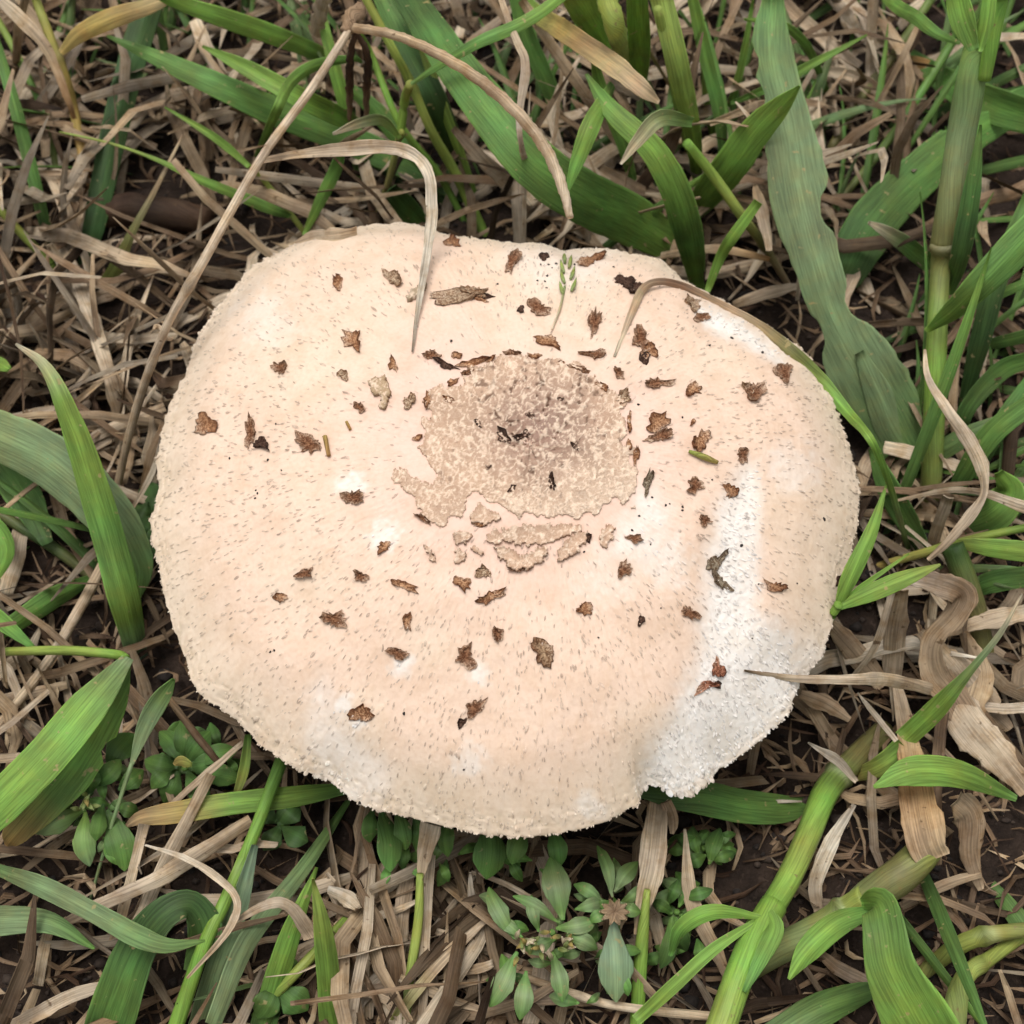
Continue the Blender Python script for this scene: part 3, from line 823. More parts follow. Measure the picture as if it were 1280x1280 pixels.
B('curved green blade arching over beside the tall dry stalk', 'g2-g1-g2', (-2, 55, 50, 40), '313,215,5 333,168,10 347,137,12 364,103,14 395,82,14 440,74,8 452,78,3', fold=.3)
# ---- the long dry stalk that leans over the cap
plant('stalk', 'dry_grass_stalk', 'long tan dry stalk with a curved seed spike leaning past the cap', 'dry grass', 140, 640)
S(0, 't1-t2-t2', (-2, 28, 60, 76, 84, 88, 90), '140,640,9 165,530,11 205,415,11 255,325,12 325,200,11 390,110,11 440,32,10', 'stalk', dry=True, nodes=(.33, .49, .70), rough=.06)
S(0, 't1-t1-t2', (90, 96, 97, 94, 90, 86, 83), '440,34,12 500,46,12 570,80,14 630,125,15 675,175,15 700,225,14 713,272,9', 'stalk', dry=True, name='seed_spike', knob=.16)
B(0, 't1-t2-w-gr', (78, 80, 84, 88, 88, 82, 'c9', 'c3.5', 'c1.2', 'c0.8'), '326,202,7 380,192,11 440,186,17 500,186,16 534,212,13 540,262,14 535,310,12 526,360,8 520,400,5 515,440,2', 'stalk', dry=True, phi=(.3, -.2, .3))
S(0, 't3-t3', (90, 92), '430,40,12 442,22,22 452,6,12', 'stalk', dry=True, name='flower_base', knob=.25, rough=.3)
S(0, 't2-t1', (57, 60), '206,415,8 196,408,7 192,412,3', 'stalk', dry=True, name='bract')
S(0, 't2-t1', (57, 54), '203,418,7 212,424,5 217,421,2', 'stalk', dry=True, name='bract')
for q, (x, zz) in enumerate(((440, 62), (461, 60))):
    S(0, 'br-db-br-t3', (90, 80, 60, 45), f'{446 - q * 4},32,5 {x-2},70,9 {x-3},110,10 {x-3},150,5', 'stalk', name='seed_spike', knob=.3, dry=True)
B('pale frayed straw stub at the top edge beside the dry stalk', 't1-t2-t2', (70, 52, 30), '412,-20,14 404,0,18 398,24,20 394,46,14', dry=True, rag=.3)
B('pale flat broken straw lying left of the dry stalk', 't2-t2-t1', (8, 14, 18, -2), '70,298,14 95,350,22 115,400,19 140,480,17 158,545,20', dry=True)
S('short culm half green half tan lying at the left edge', 'yg-t2-t1', (3, 3), '-30,416,15 0,418,15 40,421,14 98,423,12', dry=True, nodes=(.5,))
B('yellow green blade tapering to a spike above the twig', 'yg-ol-t1', (-2, 20, 34), '124,372,22 145,335,18 165,290,10 195,235,6 229,168,2')
# ---- top centre
plant('wide', 'grass_shoot', 'very broad green grass leaf bending down behind the cap', 'grass blade', 860, 330)
B(0, 'g3-g2-g2-g1', (60, 68, 66, 60, 45, 20, -2), '500,-20,36 560,68,48 615,140,58 670,205,62 730,246,66 795,278,62 862,322,30', 'wide', fold=.16, phi=(.2, .1), rag=.03)
B('dark green blade with a cut end behind the lime stems', 'g2-g3-g3', (50, 40, -2), '470,-20,22 510,60,32 540,120,35 563,175,32 578,212,10')
plant('lime', 'grass_shoot', 'lime green jointed shoot standing just behind the upper rim', 'grass shoot', 612, 306)
S(0, 'g1-yg-yg', (-2, 40, 75), '614,312,13 571,220,13 540,165,12 513,103,12 489,58,11 452,-12,11', 'lime', nodes=(.62,))
B(0, 'g2-g2-g1', (66, 80, 84), '514,105,4 550,81,9 599,52,14 654,28,16 705,-6,12', 'lime')
S(0, 'yg-g1', (60, 36), '513,105,11 506,125,12 500,172,10', 'lime', name='sheath')
plant('thin', 'grass_shoot', 'thin yellowish hairy stem with a small drooping leaf under the bent straw', 'grass shoot', 466, 292)
S(0, 'yg-ol-yg', (-2, 30, 44), '464,296,9 485,230,9 497,178,9 502,165,8', 'thin', nodes=(.9,))
B(0, 'g1-pg-t2', (44, 56, 52), '500,172,5 478,150,13 450,153,12 416,167,3', 'thin')
S('slim green stem crossing behind the lime jointed shoot', 'g2-g1-g1', (-2, 35, 60), '590,296,8 550,220,9 500,155,9 465,70,8 450,40,5')
B('dark green leaf tucked low under the bent straw by the rim', 'g3-g2', (20, -2), '486,236,20 505,258,32 530,284,20')
B('wide dry strip running down to the notch in the rim', 't1-t2-t1', (40, 30, 10, -2), '566,160,8 609,206,20 660,248,24 708,302,14', dry=True)
B('thin wavy grey straw draped across the broad leaf', 't1-gr-t1', (80, 82, 74, -2), '620,-20,7 643,45,9 657,80,12 650,137,10 651,179,7 667,227,8 694,272,5', dry=True)
plant('tip', 'grass_shoot', 'dying leaf with green base, yellow middle and brown tip', 'grass blade', 600, -90)
B(0, 'g1-g1-g1-y-t1', (-2, 60, 78, 70), '600,-90,8 655,0,18 700,36,25 760,77,26 800,110,20 823,128,5', 'tip', rag=.08)
B('straight tan straw sloping under the dying leaf tip', 't1-t1-t2', (52, 30, -2), '652,0,12 712,90,14 764,162,15 812,232,12', dry=True)
plant('tuft', 'grass_shoot', 'bright yellow green leafy shoot at the top edge', 'grass shoot', 872, 230)
B(0, 'g1-g1-yg', (20, 60, 82), '775,80,16 752,44,36 730,8,42 715,-20,38', 'tuft')
S(0, 'yg-yg', (40, 80, 90), '780,80,14 770,38,26 756,-10,26', 'tuft', name='young_spike', knob=.14)
B(0, 'g1-g1', (20, 60, 85), '800,98,20 800,50,28 796,-15,26', 'tuft')
B(0, 'g1-g1-yg', (-2, 60, 85), '872,235,10 866,170,22 848,80,28 826,-12,28', 'tuft')
S(0, 'yg-g1-yg', (-2, 56, 84), '862,190,12 850,140,13 836,70,13 822,10,11', 'tuft')
B('large green blade coming down to touch the upper right rim', 'g2-g1-g2-g1', (70, 72, 64, 40, -2), '733,93,4 764,137,24 815,186,32 845,240,38 862,300,36 872,362,16', fold=.2)
B('small folded leaf with white margins crossing over the broad leaf', 'g2-g1-g2', (68, 72, 66, 58), '766,106,10 740,155,24 722,200,18 707,244,3', name='leaf_blade', pl='wide')
B('pale tipped leaf', 'g2-pg-t2', (74, 84, 80, 74), '864,152,12 825,148,21 798,175,16 776,205,3', 'tuft')
for lab, sp, z, s in (
    ('slim green blade rising behind the hanging seed spikes', 'g2-g1-g1', (-2, 30, 50), '452,232,8 438,160,15 420,90,16 402,20,12 396,-20,8'),
    ('dark green blade crossing low between the lime shoot and the dry stalk', 'g3-g2-g2', (-2, 16, 26), '560,262,8 520,200,20 470,140,22 420,96,6'),
    ('narrow bright blade leaning against the lime jointed shoot', 'g1-yg', (-2, 40, 66), '600,262,5 575,190,11 545,110,13 520,30,10 510,-20,6'),
    ('dark green blade standing behind the dying leaf tip', 'g3-g2-g2', (-2, 24, 46), '700,190,8 690,120,20 660,50,22 640,-20,16'),
    ('narrow green blade behind the pale tipped leaf', 'g2-g1', (-2, 34, 60), '800,260,6 782,190,14 752,110,15 740,60,4'),
    ('slim dark blade between the bright leafy shoot and the bitten leaf', 'g3-g2-g1', (-2, 30, 56), '905,230,6 900,150,15 880,60,17 862,-20,12'),
    ('slender green blade bowing over the bitten leaf top', 'g2-g1', (-2, 50, 62), '1040,130,5 1010,60,11 975,30,10 930,24,3')):
    B(lab, sp, z, s)
# ---- top right
plant('cul', 'grass_shoot', 'slanting yellow green culm with folded leaf and pale dry sheath', 'grass shoot', 992, 372)
S(0, 't1-ol-yg-g1', (-2, 40, 66), '990,364,8 959,313,11 926,268,13 892,220,13 858,178,12', 'cul', nodes=(.35,))
B(0, 'g1-g1', (30, 60), '884,364,7 900,322,13 916,296,15 948,252,12', 'cul')
B(0, 't2-t1', (30, 40), '961,314,7 955,280,15 948,250,15 943,230,5', 'cul', dry=True)
B('broad bright green leaf with a sharp tip pointing up right', 'g2-g1-g1', (-2, 50, 76), '862,276,16 880,250,34 909,213,43 945,164,40 975,133,26 1000,107,3', fold=.15)
B('long ragged insect bitten grey green leaf right of the cap', 'g2-gg-gg-gg-g2', (78, 66, 50, 34, 18, -2), '966,-24,26 966,0,28 965,70,54 984,150,56 1000,240,76 1022,330,58 1046,400,60 1082,470,92 1118,535,76 1152,605,34', fold=.1, phi=(.1, -.1), rag=.06, bites=5)
plant('vee', 'grass_shoot', 'thin three bladed green seedling behind the ragged leaf', 'grass shoot', 890, 178)
B(0, 'g2-g1', (-2, 48), '890,176,6 914,127,9 929,69,9 941,0,3', 'vee')
B(0, 'g2-g1', (22, 50), '914,129,4 960,110,11 1012,82,11 1084,44,2', 'vee')
B(0, 'g1-g1-br', (-1, 30), '891,174,7 886,124,14 876,72,3', 'vee')
S('olive culm slanting up to the top edge, thicker of a pair', 'ol-ol-g2', (-2, 30), '1036,190,12 1074,127,12 1115,72,12 1163,0,11 1180,-25,10', nodes=(.4,))
S('thin green culm slanting up beside the tall thick culm', 'ol-g2-g2', (-2, 34), '1040,262,9 1098,192,11 1142,130,11 1187,58,11 1205,28,8', nodes=(.3,))
B('small green blade bending over to the thick culm at the top', 'g2-g1-g2', (-2, 60, 72, 70), '1060,-60,8 1112,0,15 1142,20,17 1170,41,13 1200,54,4')
B('tan dry straw sloping in at the top right behind the bitten leaf', 't1-t2', (14, 4), '972,-4,14 1029,48,17 1072,86,14', dry=True)
B('bent tan straw lying between the two slanting culms', 't2-t1', (6, 12, 4), '1000,88,12 1060,92,15 1100,113,14 1136,140,10', dry=True)
B('upright pale straw hanging at the top edge between culms', 't1-t2', (36, 8), '1092,-20,12 1090,40,13 1089,95,10', dry=True)
B('short rotten orange blade beside the thick culm', 'ol-orr-orr', (6, 8), '1120,72,8 1150,80,16 1203,97,5', dry=True)
plant('big', 'grass_shoot', 'tall thick jointed grass culm with hairy sheath right of the cap', 'grass shoot', 1160, 640)
S(0, 'ol-g1-ol', (-3, 30, 48), '1160,640,26 1165,585,26 1168,500,27 1171,420,26 1175,340,25 1178,304,27', 'big', nodes=(.98,))
S(0, 'ol-gg-g1', (46, 80, 100), '1177,310,30 1188,250,33 1201,172,36 1212,110,37 1220,64,33 1226,36,18 1229,20,6', 'big', name='sheath')
S(0, 'g1-g1', (84, 112), '1230,100,17 1240,50,19 1253,-5,18 1260,-25,17', 'big')
B(0, 'g2-g1-g1', (98, 112), '1218,62,12 1205,28,30 1196,-8,26 1190,-30,20', 'big')
B(0, 'g1-g1', (98, 110), '1224,64,8 1232,30,18 1238,-10,16', 'big')
B(0, 'g2-g3-g2', (30, 60, 80), '1186,368,12 1200,320,24 1215,240,22 1226,156,3', 'big', fold=.5)
B(0, 'g1-g2-g2', (36, 60, 76), '1158,414,6 1190,390,24 1228,354,36 1280,302,46 1330,250,40', 'big', fold=.25)
B('wide dark green leaf passing behind the thick culm', 'g3-g2-g2', (-2, 12, 20, 20), '1040,372,30 1060,335,52 1087,285,62 1132,234,58 1184,188,50 1240,150,46 1300,120,40', fold=.12, bites=2)
B('short leaf with a pale tip in front of the wide dark leaf', 'g2-g2-t2', (-2, 24, 30), '1172,338,22 1132,306,21 1105,288,14 1085,278,4')
B('dark green leaf lying at the right edge under the slanting leaf', 'g3-g2', (-2, 30), '1190,430,3 1235,430,13 1282,420,17 1330,405,12')
B('tan scrap of leaf lying behind the draped blade', 't1-t2', (14, 6), '916,382,8 960,366,17 1004,356,5', dry=True)
B('brown dry blade across the gap behind the upper right rim', 't1-t1-orr', (6, 22, 18), '826,320,9 870,312,11 909,312,11 962,324,6', dry=True)
# ---- blade draped across the cap
plant('drape', 'grass_shoot', 'green blade with a withered tip draped across the right of the cap', 'grass blade', 1138, 690)
B(0, 't2-t1-t3-t1-ol-g1-g1-g1-pg-g2', ('c0.3', 'c0.9', 'c2.6', 'c4', 'c3.4', 'c2.2', 'c1.6', 'c1.6', 'c1.2', 'c1.5', 60, 50, 30, -2), '768,446,3 790,390,9 803,362,10 824,352,9 856,359,10 905,384,12 945,406,14 985,440,23 1025,476,20 1060,516,14 1086,546,10 1102,578,9 1118,625,8 1136,690,6', 'drape', phi=(.2, -.3, .2, 0), fold=.2, rag=.05)
# ---- right middle
plant('pair', 'grass_shoot', 'bright green forked seedling against the right rim', 'grass shoot', 1026, 800)
S(0, 'g2-g1', (-2, 44, 54), '1024,804,10 1036,776,11 1048,756,12', 'pair')
B(0, 'g1-g1', (52, 62, 70), '1048,757,8 1063,722,21 1088,668,17 1108,606,2', 'pair', fold=.35)
B(0, 'g1-g1-yg', (52, 58, 56), '1049,759,8 1090,740,22 1132,722,20 1175,706,3', 'pair', fold=.3)
B(0, 'g1-g1', (52, 58), '1056,752,4 1077,733,7 1136,692,2', 'pair')
B('pale curled withered leaf looping beside the thick culm', 't2-t2-t2-t1', (60, 58, 50, 40, 30), '1156,437,3 1160,472,8 1184,513,13 1208,547,17 1225,582,19 1230,616,9 1211,647,14 1184,678,10 1160,700,5', dry=True, phi=(.3, -.4, .4))
B('short pale straw standing by the loop of the curled leaf', 't1-t2', (-2, 30), '1160,700,10 1170,665,16 1186,622,14', dry=True)
B('thin straw crossing the curled leaf towards the right edge', 't1-t2-t2', (18, 38, 34), '1120,626,3 1184,613,7 1228,616,9 1282,634,15 1310,640,12', dry=True)
plant('ylw', 'grass_shoot', 'yellowish runner with a green leaf entering from the right edge', 'grass shoot', 1090, 715)
S(0, 'y-yg-g1', (-2, 20, 34), '1086,712,11 1130,698,11 1177,685,12 1228,671,11 1285,659,10 1310,655,9', 'ylw', nodes=(.45,))
B(0, 'yg-g1-g1', (24, 34), '1180,686,6 1200,680,12 1240,685,23 1285,690,26 1310,692,20', 'ylw')
B('rounded dark green leaf with a curled tip at the right edge', 'g3-g2-g1', (-2, 18, 30), '1190,660,16 1215,652,40 1240,640,50 1262,615,36 1248,590,10')
B('crumpled brown dead leaf hanging below the forked seedling', 'gr-t3-t1-t3-t1', (44, 40, 34, 24, 14, 4), '1120,722,10 1165,728,28 1203,742,34 1196,768,30 1166,802,26 1166,840,34 1194,880,40 1246,962,26', dry=True, phi=(.5, -.4, .5, -.2), rag=.2)
B('wide rumpled tan leaf trailing to the right below the crumpled one', 't1-t2-t1', (22, 18, 8, 3), '1150,790,10 1188,830,36 1222,872,40 1262,912,14', dry=True, rag=.25, phi=(.4, -.4))
B('twisted brown leaf lying under the wide rumpled leaf', 't3-t1-t3', (16, 12, 4), '1205,790,10 1225,840,26 1216,890,28 1240,935,8', dry=True, rag=.25, phi=(-.5, .4))
B('flat buff leaf pointing at the right edge below the olive culm', 't1-t2', (6, 14, 10), '1180,792,8 1230,776,22 1290,762,20', dry=True, rag=.2)
B('narrow buff leaf crossing to the right edge under the thread leaf', 't2-w', (8, 12), '1230,884,10 1262,886,15 1300,882,12', dry=True, rag=.2)
B('tan dead leaf strip hanging straight down beside the crumpled leaf', 't1-t2', (36, 20, 2), '1128,738,16 1119,790,28 1114,855,20', dry=True)
B('short tan leaf stub tucked under the right rim', 't3-t1', (10, 6), '1000,868,10 1030,880,22 1062,900,8', dry=True, rag=.25)
B('wide tan dead leaf slanting out from under the right rim', 't1-t1', (22, 12, 3), '1034,776,12 1066,812,28 1104,858,20', dry=True)
B('thin curled tan strand below the forked seedling', 't2-t2', (40, 26, 12), '1116,736,8 1094,808,9 1064,848,4', dry=True)
B('tapering straw whose pointed tip rests on the lower right cap', 't3-t2-t1-t2', ('c0.6', 'c1.8', 50, 38, 14, 4), '930,838,2 995,848,9 1063,850,13 1110,850,17 1170,864,13 1200,880,5', dry=True)
plant('lean', 'grass_shoot', 'slender green leaf rising to a thread from a yellow sheath', 'grass shoot', 1060, 976)
B(0, 'g1-g1-gg-t2', (16, 34, 50, 60), '1128,926,26 1172,884,25 1211,840,11 1250,792,7 1278,742,2', 'lean')
B(0, 'y-yg-g1', (-2, 12, 18), '1060,972,12 1100,958,26 1132,934,30', 'lean', name='sheath')
S('thick olive culm standing low at the right among dead leaves', 'ol-ol-g3', (-2, 12, 26), '1232,830,28 1222,780,30 1212,740,30 1190,680,30')
B('dark green blade arching towards the right edge behind the curled leaf', 'g3-g2', (-2, 18, 28), '1202,560,10 1206,516,20 1250,464,24 1290,448,20')
B('dark green blade rising at the right edge under the arching blade', 'g3-g2', (-2, 14, 24), '1218,600,10 1246,540,24 1300,470,26')
B('greyish leaf half hidden between the bitten leaf and the culm', 'g2-gg-gg', (-2, 14, 26), '1160,600,14 1120,540,44 1098,490,34 1074,440,12', fold=.3)
for lab, sp, z, s in (
    ('long dark leaf sweeping from the thick culm to the right edge', 'g3-g2-g2', (-2, 26, 40), '1180,640,10 1206,590,24 1240,540,28 1296,498,24'),
    ('dark leaf rising right of the thick culm beside the slanting leaf', 'g3-g3-g2', (-2, 30, 50), '1200,520,8 1222,440,24 1246,350,26 1290,240,18'),
    ('shaded leaf lying between the curled leaf and the bitten leaf', 'g3-g2', (-2, 12, 20), '1170,720,8 1140,660,26 1112,610,28 1090,560,8'),
    ('deep green leaf low at the right edge below the yellowish runner', 'g3-g2', (-2, 14, 22), '1190,760,8 1230,730,26 1296,718,26'),
    ('dark leaf crossing behind the top of the thick culm', 'g3-g2-g2', (-2, 20, 30), '1130,60,6 1180,100,30 1240,130,44 1310,150,40')):
    B(lab, sp, z, s)
# ---- bottom right
B('dark glossy leaf jutting out under the notch of the lower rim', 'g3-g2-g2', (20, 18, 8, -2), '790,988,10 840,994,30 881,997,42 926,1006,42 977,1010,36 1028,1004,10', fold=.2)
plant('cu1', 'grass_shoot', 'thick green culm sloping from under the yellow sheath to the lower edge', 'grass shoot', 1106, 912)
S(0, 'ol-ol-g1-yg-g1', (-2, 6, 12, 20, 26), '1106,912,28 1060,957,32 1032,991,33 1012,1040,31 988,1094,31 964,1136,31', 'cu1', nodes=(.32,))
S(0, 'g1-g1-yg', (26, 30, 30), '968,1130,34 943,1173,36 922,1225,37 902,1282,38 890,1310,38', 'cu1', name='sheath')
B(0, 'g1-g2', (30, 34), '962,1140,10 968,1160,24 955,1190,22 930,1240,6', 'cu1')
B(0, 'g1-g1-g2', (30, 36, 20), '950,1146,6 892,1140,19 852,1160,19 838,1194,5', 'cu1')
B(0, 'g1-g1', (30, 30, 20), '944,1152,7 892,1187,15 840,1235,17 796,1276,14', 'cu1')
plant('cu2', 'grass_shoot', 'pale olive culm in a torn orange dry sheath crossing the thick green culm', 'grass shoot', 920, 1220)
S(0, 'ol-pg-yg', (-2, 8, 14, 20), '930,1212,36 970,1188,39 1012,1167,39 1060,1138,37 1085,1122,37', 'cu2', nodes=(.78,))
S(0, 'pg-ol-yg', (16, 18, 21, 23, 24, 24), '1072,1130,36 1084,1122,42 1105,1108,45 1129,1091,45 1160,1060,38 1176,1044,14', 'cu2', name='sheath')
B(0, 't1-orr-t1-t2', (26, 29, 30, 22, 12, 4), '1166,1074,40 1158,1056,50 1150,1020,50 1140,960,34 1130,900,20 1116,836,8', 'cu2', dry=True, fold=-.2)
B('big bright leaf curling down to the lower edge over the olive culm', 'g1-g2-g1-g1', (30, 44, 46, 40, 30), '1078,1128,10 1098,1130,40 1106,1160,52 1116,1212,64 1150,1275,86 1180,1330,80', fold=-.15, pl='cu2')
B('folded leaf', 'g2-g1-g1', (30, 34, 30), '1098,1136,10 1050,1152,30 1012,1186,30 986,1224,4', 'cu2', fold=.4)
B('green leaf with pale flecks lying below the yellow sheath', 'g2-g1-g1', (20, 34, 38, 36), '1270,998,8 1201,968,34 1139,964,36 1092,984,4', fold=.18)
B('broad tan dead leaf sloping at the right below the crumpled one', 't1-t2-t1', (6, 12, 10), '1284,990,18 1246,943,44 1211,902,50 1168,836,16', dry=True, rag=.2)
B('pale pointed straw beside the yellow sheath, lower of two', 'w-t2', (30, 16), '1010,928,2 1046,950,13 1070,976,6', dry=True)
B('pale pointed straw beside the yellow sheath, upper of two', 'w-t2', (30, 22), '1072,866,2 1096,896,8 1120,926,6', dry=True)
B('grey tan curved strip lying between the two thick culms', 'gr-w-t1', (14, 12, 4), '1068,1006,6 1039,1053,17 1019,1105,19 1024,1142,10', dry=True)
S('hairy yellow green culm curving in low at the right edge', 'ol-yg-ol', (-2, 14, 16), '1140,1228,16 1177,1197,22 1218,1173,23 1284,1162,19 1310,1160,18', nodes=(.6,))
S('lime jointed culm bending down to the lower right edge', 'yg-yg-pg', (8, 16, 22), '1300,1155,14 1240,1196,18 1204,1225,24 1190,1284,34 1182,1320,34', nodes=(.45,))
B('dark green leaf lying at the lower edge below the folded leaf', 'g3-g2-gg', (4, 10, 8), '1110,1232,8 1070,1244,30 1020,1264,42 960,1300,40')
B('brown shrivelled leaf base hanging at the lower right', 't1-t3-t1', (24, 16, 4), '1196,1000,24 1214,1022,38 1214,1066,24 1226,1112,8', dry=True, rag=.3)
B('narrow tan straw joining the shrivelled leaf base', 't1-t1', (4, 8), '1126,1134,10 1184,1105,13 1226,1092,10', dry=True)
B('buff strip of straw standing left of the thick green culm', 't2-t1-t1', (16, 10, 4), '856,1036,3 864,1122,20 892,1184,18 912,1230,6', dry=True)
S('tan bare stalk lying across the lower edge under the weed', 't1-t2-t1', (6, 12, 14), '648,1218,9 695,1235,11 764,1256,11 860,1268,12 918,1271,10', dry=True, nodes=(.3,))
plant('lsh', 'grass_shoot', 'bright green culm in a wide tan dead sheath below the rim notch', 'grass shoot', 794, 1310)
S(0, 'g1-g1-yg', (-2, 10, 22), '794,1312,18 796,1280,18 802,1184,17 809,1112,8', 'lsh')
B(0, 't1-t2-t1', (14, 24, 18), '796,1168,9 806,1120,24 815,1080,33 821,1030,28 824,1000,22', 'lsh', dry=True, fold=-.3)
B('short brown scrap beside the wide tan sheath', 't3-t1', (22, 16), '832,1002,16 840,1022,18 840,1042,5', dry=True)
# ---- bottom centre
plant('mid', 'grass_shoot', 'yellow green culm with a tan torn top below the lower rim', 'grass shoot', 504, 1310)
S(0, 'g1-yg-yg', (-2, 10, 22), '502,1310,12 506,1280,12 513,1218,12 523,1150,12 525,1092,9', 'mid', nodes=(.3,))
B(0, 't1-t2', (20, 28), '525,1098,8 530,1066,20 538,1030,26', 'mid', dry=True)
for lab, sp, z, s in (
    ('long straight buff straw beside the torn culm', 't1-t2-t1', (12, 3), '512,1080,14 504,1130,20 498,1190,20 488,1290,18'),
    ('split straw running from the weed down to the lower edge', 't2-t1-yg', (8, 14, 4), '612,1145,10 557,1197,15 520,1240,14 484,1290,14'),
    ('pale bent straw reaching left from the torn culm', 't2-t1', (10, 6), '502,1098,14 444,1136,19 418,1168,12'),
    ('frayed straw leaning left of the buff straw', 't1-t2', (8, 2), '486,1110,10 464,1170,16 452,1230,16 446,1290,12'),
    ('short thick straw lying under the split straw', 't2-t1', (6, 2), '545,1164,8 580,1178,13 618,1192,9'),
    ('pale straw lying crosswise at the foot of the torn culm', 't2-t1', (10, 6), '500,1222,10 550,1244,14 600,1262,8'),
    ('buff straw crossing towards the weed roots', 't1-t2', (4, 10), '548,1222,5 590,1212,12 616,1204,10'),
    ('little pointed straw stuck up below the rim', 't2-w', (2, 16), '596,1150,8 590,1120,10 588,1090,3'),
    ('grey split straw in the lower litter left of the buff straw', 'gr-t2', (4, 3), '430,1290,16 456,1240,20 500,1200,14'),
    ('thin pale straw under the weed leaf', 't2-t2', (4, 12), '590,1090,3 630,1104,7 664,1122,6'),
    ('wide buff leaf scrap beside the bright pointed blade', 'w-t2', (8, 14), '410,1112,8 432,1122,20 448,1136,8'),
    ('pale torn strip standing beside the bright pointed blade', 't2-w-t2', (2, 10), '438,1290,10 432,1240,14 424,1190,18 428,1160,8')):
    B(lab, sp, z, s, dry=True, rag=.22)
# ---- bottom left
S('long green culm running from the lower rim to the bottom edge', 'g2-g1-g1-g1', (14, 20, 18, -2), '352,950,17 316,1046,16 282,1125,17 254,1184,18 220,1282,21 208,1312,20', nodes=(.35,))
B('green blade with a withered brown tip lying under the lower left rim', 't3-y-g1-g1-g2', (12, 16, 14, 6), '156,1034,3 176,1022,18 215,1016,27 290,1004,28 370,995,26 430,986,14', fold=.15)
B('grey green blade slanting from the rim to the lower edge', 'g2-gg-gg', (-2, 16, 22), '436,1000,6 378,1087,19 309,1177,25 266,1282,20')
B('green blade beside the bright pointed blade, wider at its foot', 'g1-g1-g2', (26, 18, -2), '396,1084,3 361,1177,27 328,1286,32')
B('bright yellow green pointed blade at the lower edge', 'yg-g1-g1', (40, 26, -2), '391,1098,3 406,1177,25 418,1290,32', fold=.4)
S('green stem slanting under the bright pointed blade', 'g1-yg-g1', (6, 10, -2), '444,1136,10 371,1215,14 318,1270,9')
B('dull bluish green blade behind the long culm', 'bg-gg-gg', (22, 14, -2), '318,1056,8 296,1136,25 268,1218,31 248,1290,32')
B('pale thread of dead leaf curling round the long culm', 'w-t2-t1', (20, 28, 32, 32, 26), '182,1057,2 241,1077,8 292,1115,9 290,1156,10 234,1222,3', dry=True, phi=(.5, -.5, .4))
B('tan curled strip between the long culm and the bright blades', 't1-t2-t1', (26, 36, 34, 24), '288,1156,5 330,1132,12 361,1132,15 390,1172,20', dry=True, phi=(.5, -.4))
B('broad green leaf folded over itself at the lower left', 'g3-g2-g3-g3-g2', (-2, 16, 24, 26, 20, 12), '130,1310,60 150,1250,60 176,1186,50 206,1144,40 238,1132,34 256,1166,42 236,1214,12', fold=-.25, phi=(.1, .6, -.3))  # darker greens paint in the shadow this leaf lies in
B('grey green blade sloping across the folded leaf', 'g2-gg-gg-g2', (-2, 24, 36, 38), '-20,1080,10 0,1088,14 52,1108,25 120,1142,24 172,1170,27 210,1182,18 256,1176,3')
B('wide dull leaf tip entering at the left edge below', 'gg-gg-g2', (10, 18, 14), '-40,1156,36 0,1150,36 62,1153,26 118,1186,3')
plant('lance', 'grass_shoot', 'lance shaped leaf on a long thread stem over the weeds', 'grass shoot', 112, 1126)
S(0, 'gg-gg', (-2, 14, 26), '112,1128,4 137,1040,5 165,953,6', 'lance')
B(0, 'gg-gg-g2', (26, 38), '165,955,5 178,916,18 190,890,24 205,866,20 217,848,4', 'lance')
B('small yellowish leaf hanging below the lower left rim', 'g2-yg-ol', (24, 16, 8), '310,918,8 304,965,13 288,1010,2')
plant('flat', 'grass_shoot', 'bright green runner with two broad leaves at the left edge', 'grass shoot', -40, 830)
S(0, 'g1-yg-g1', (-2, 26, 34), '-40,818,11 0,815,11 80,813,12 144,818,12 158,822,9', 'flat')
B(0, 'gg-g1-g1-g1', (34, 40, 36, 30), '160,822,14 112,880,46 60,942,52 0,1004,52 -40,1040,46', 'flat', fold=.12)
B(0, 'g2-g1-g2-orr', (30, 28, 22, 16), '158,826,12 132,880,52 86,960,66 20,1040,34 8,1056,5', 'flat', fold=.15, bites=2)
B('pale straw lying under the bright runner at the left edge', 't2-t1', (4, 6), '-20,880,13 40,866,13 84,856,10', dry=True)
S('long tan stalk running down left from under the broad olive leaf', 't1-t2-t1', (14, 8, 2), '132,700,14 100,760,14 62,824,13 20,880,12 -20,930,11', dry=True)
for lab, sp, z, s in (
    ('tan straw standing over the weeds left of the long culm', 't2-t1', (16, 3), '180,1030,12 158,1120,13 140,1186,12'),
    ('long pale straw sloping from the rim to the folded leaf', 't1-t2-t2', (20, 10, 3), '264,968,12 206,1080,17 172,1156,16 130,1242,14'),
    ('broad split straw lying across the weeds', 't1-t2-t1', (16, 20, 6), '314,1026,14 206,1094,21 130,1128,18 74,1156,10'),
    ('short straw just below the lower left rim', 't2-t1', (22, 14), '304,928,6 260,966,9 216,1004,7'),
    ('thick pale straw reaching into the lower left corner', 't2-t2-t1', (10, 8, 3), '134,1230,12 90,1244,18 40,1270,18 0,1290,16'),
    ('tan chip of straw standing in the bare soil', 't1-t2', (4, 12), '62,1160,10 54,1190,14 46,1232,12')):
    B(lab, sp, z, s, dry=True)
S('slim brown twig reaching down from under the rim', 't3-br', (26, 8), '206,866,8 250,925,10 300,985,7', name='twig', cat='twig', dry=True, rough=.1)
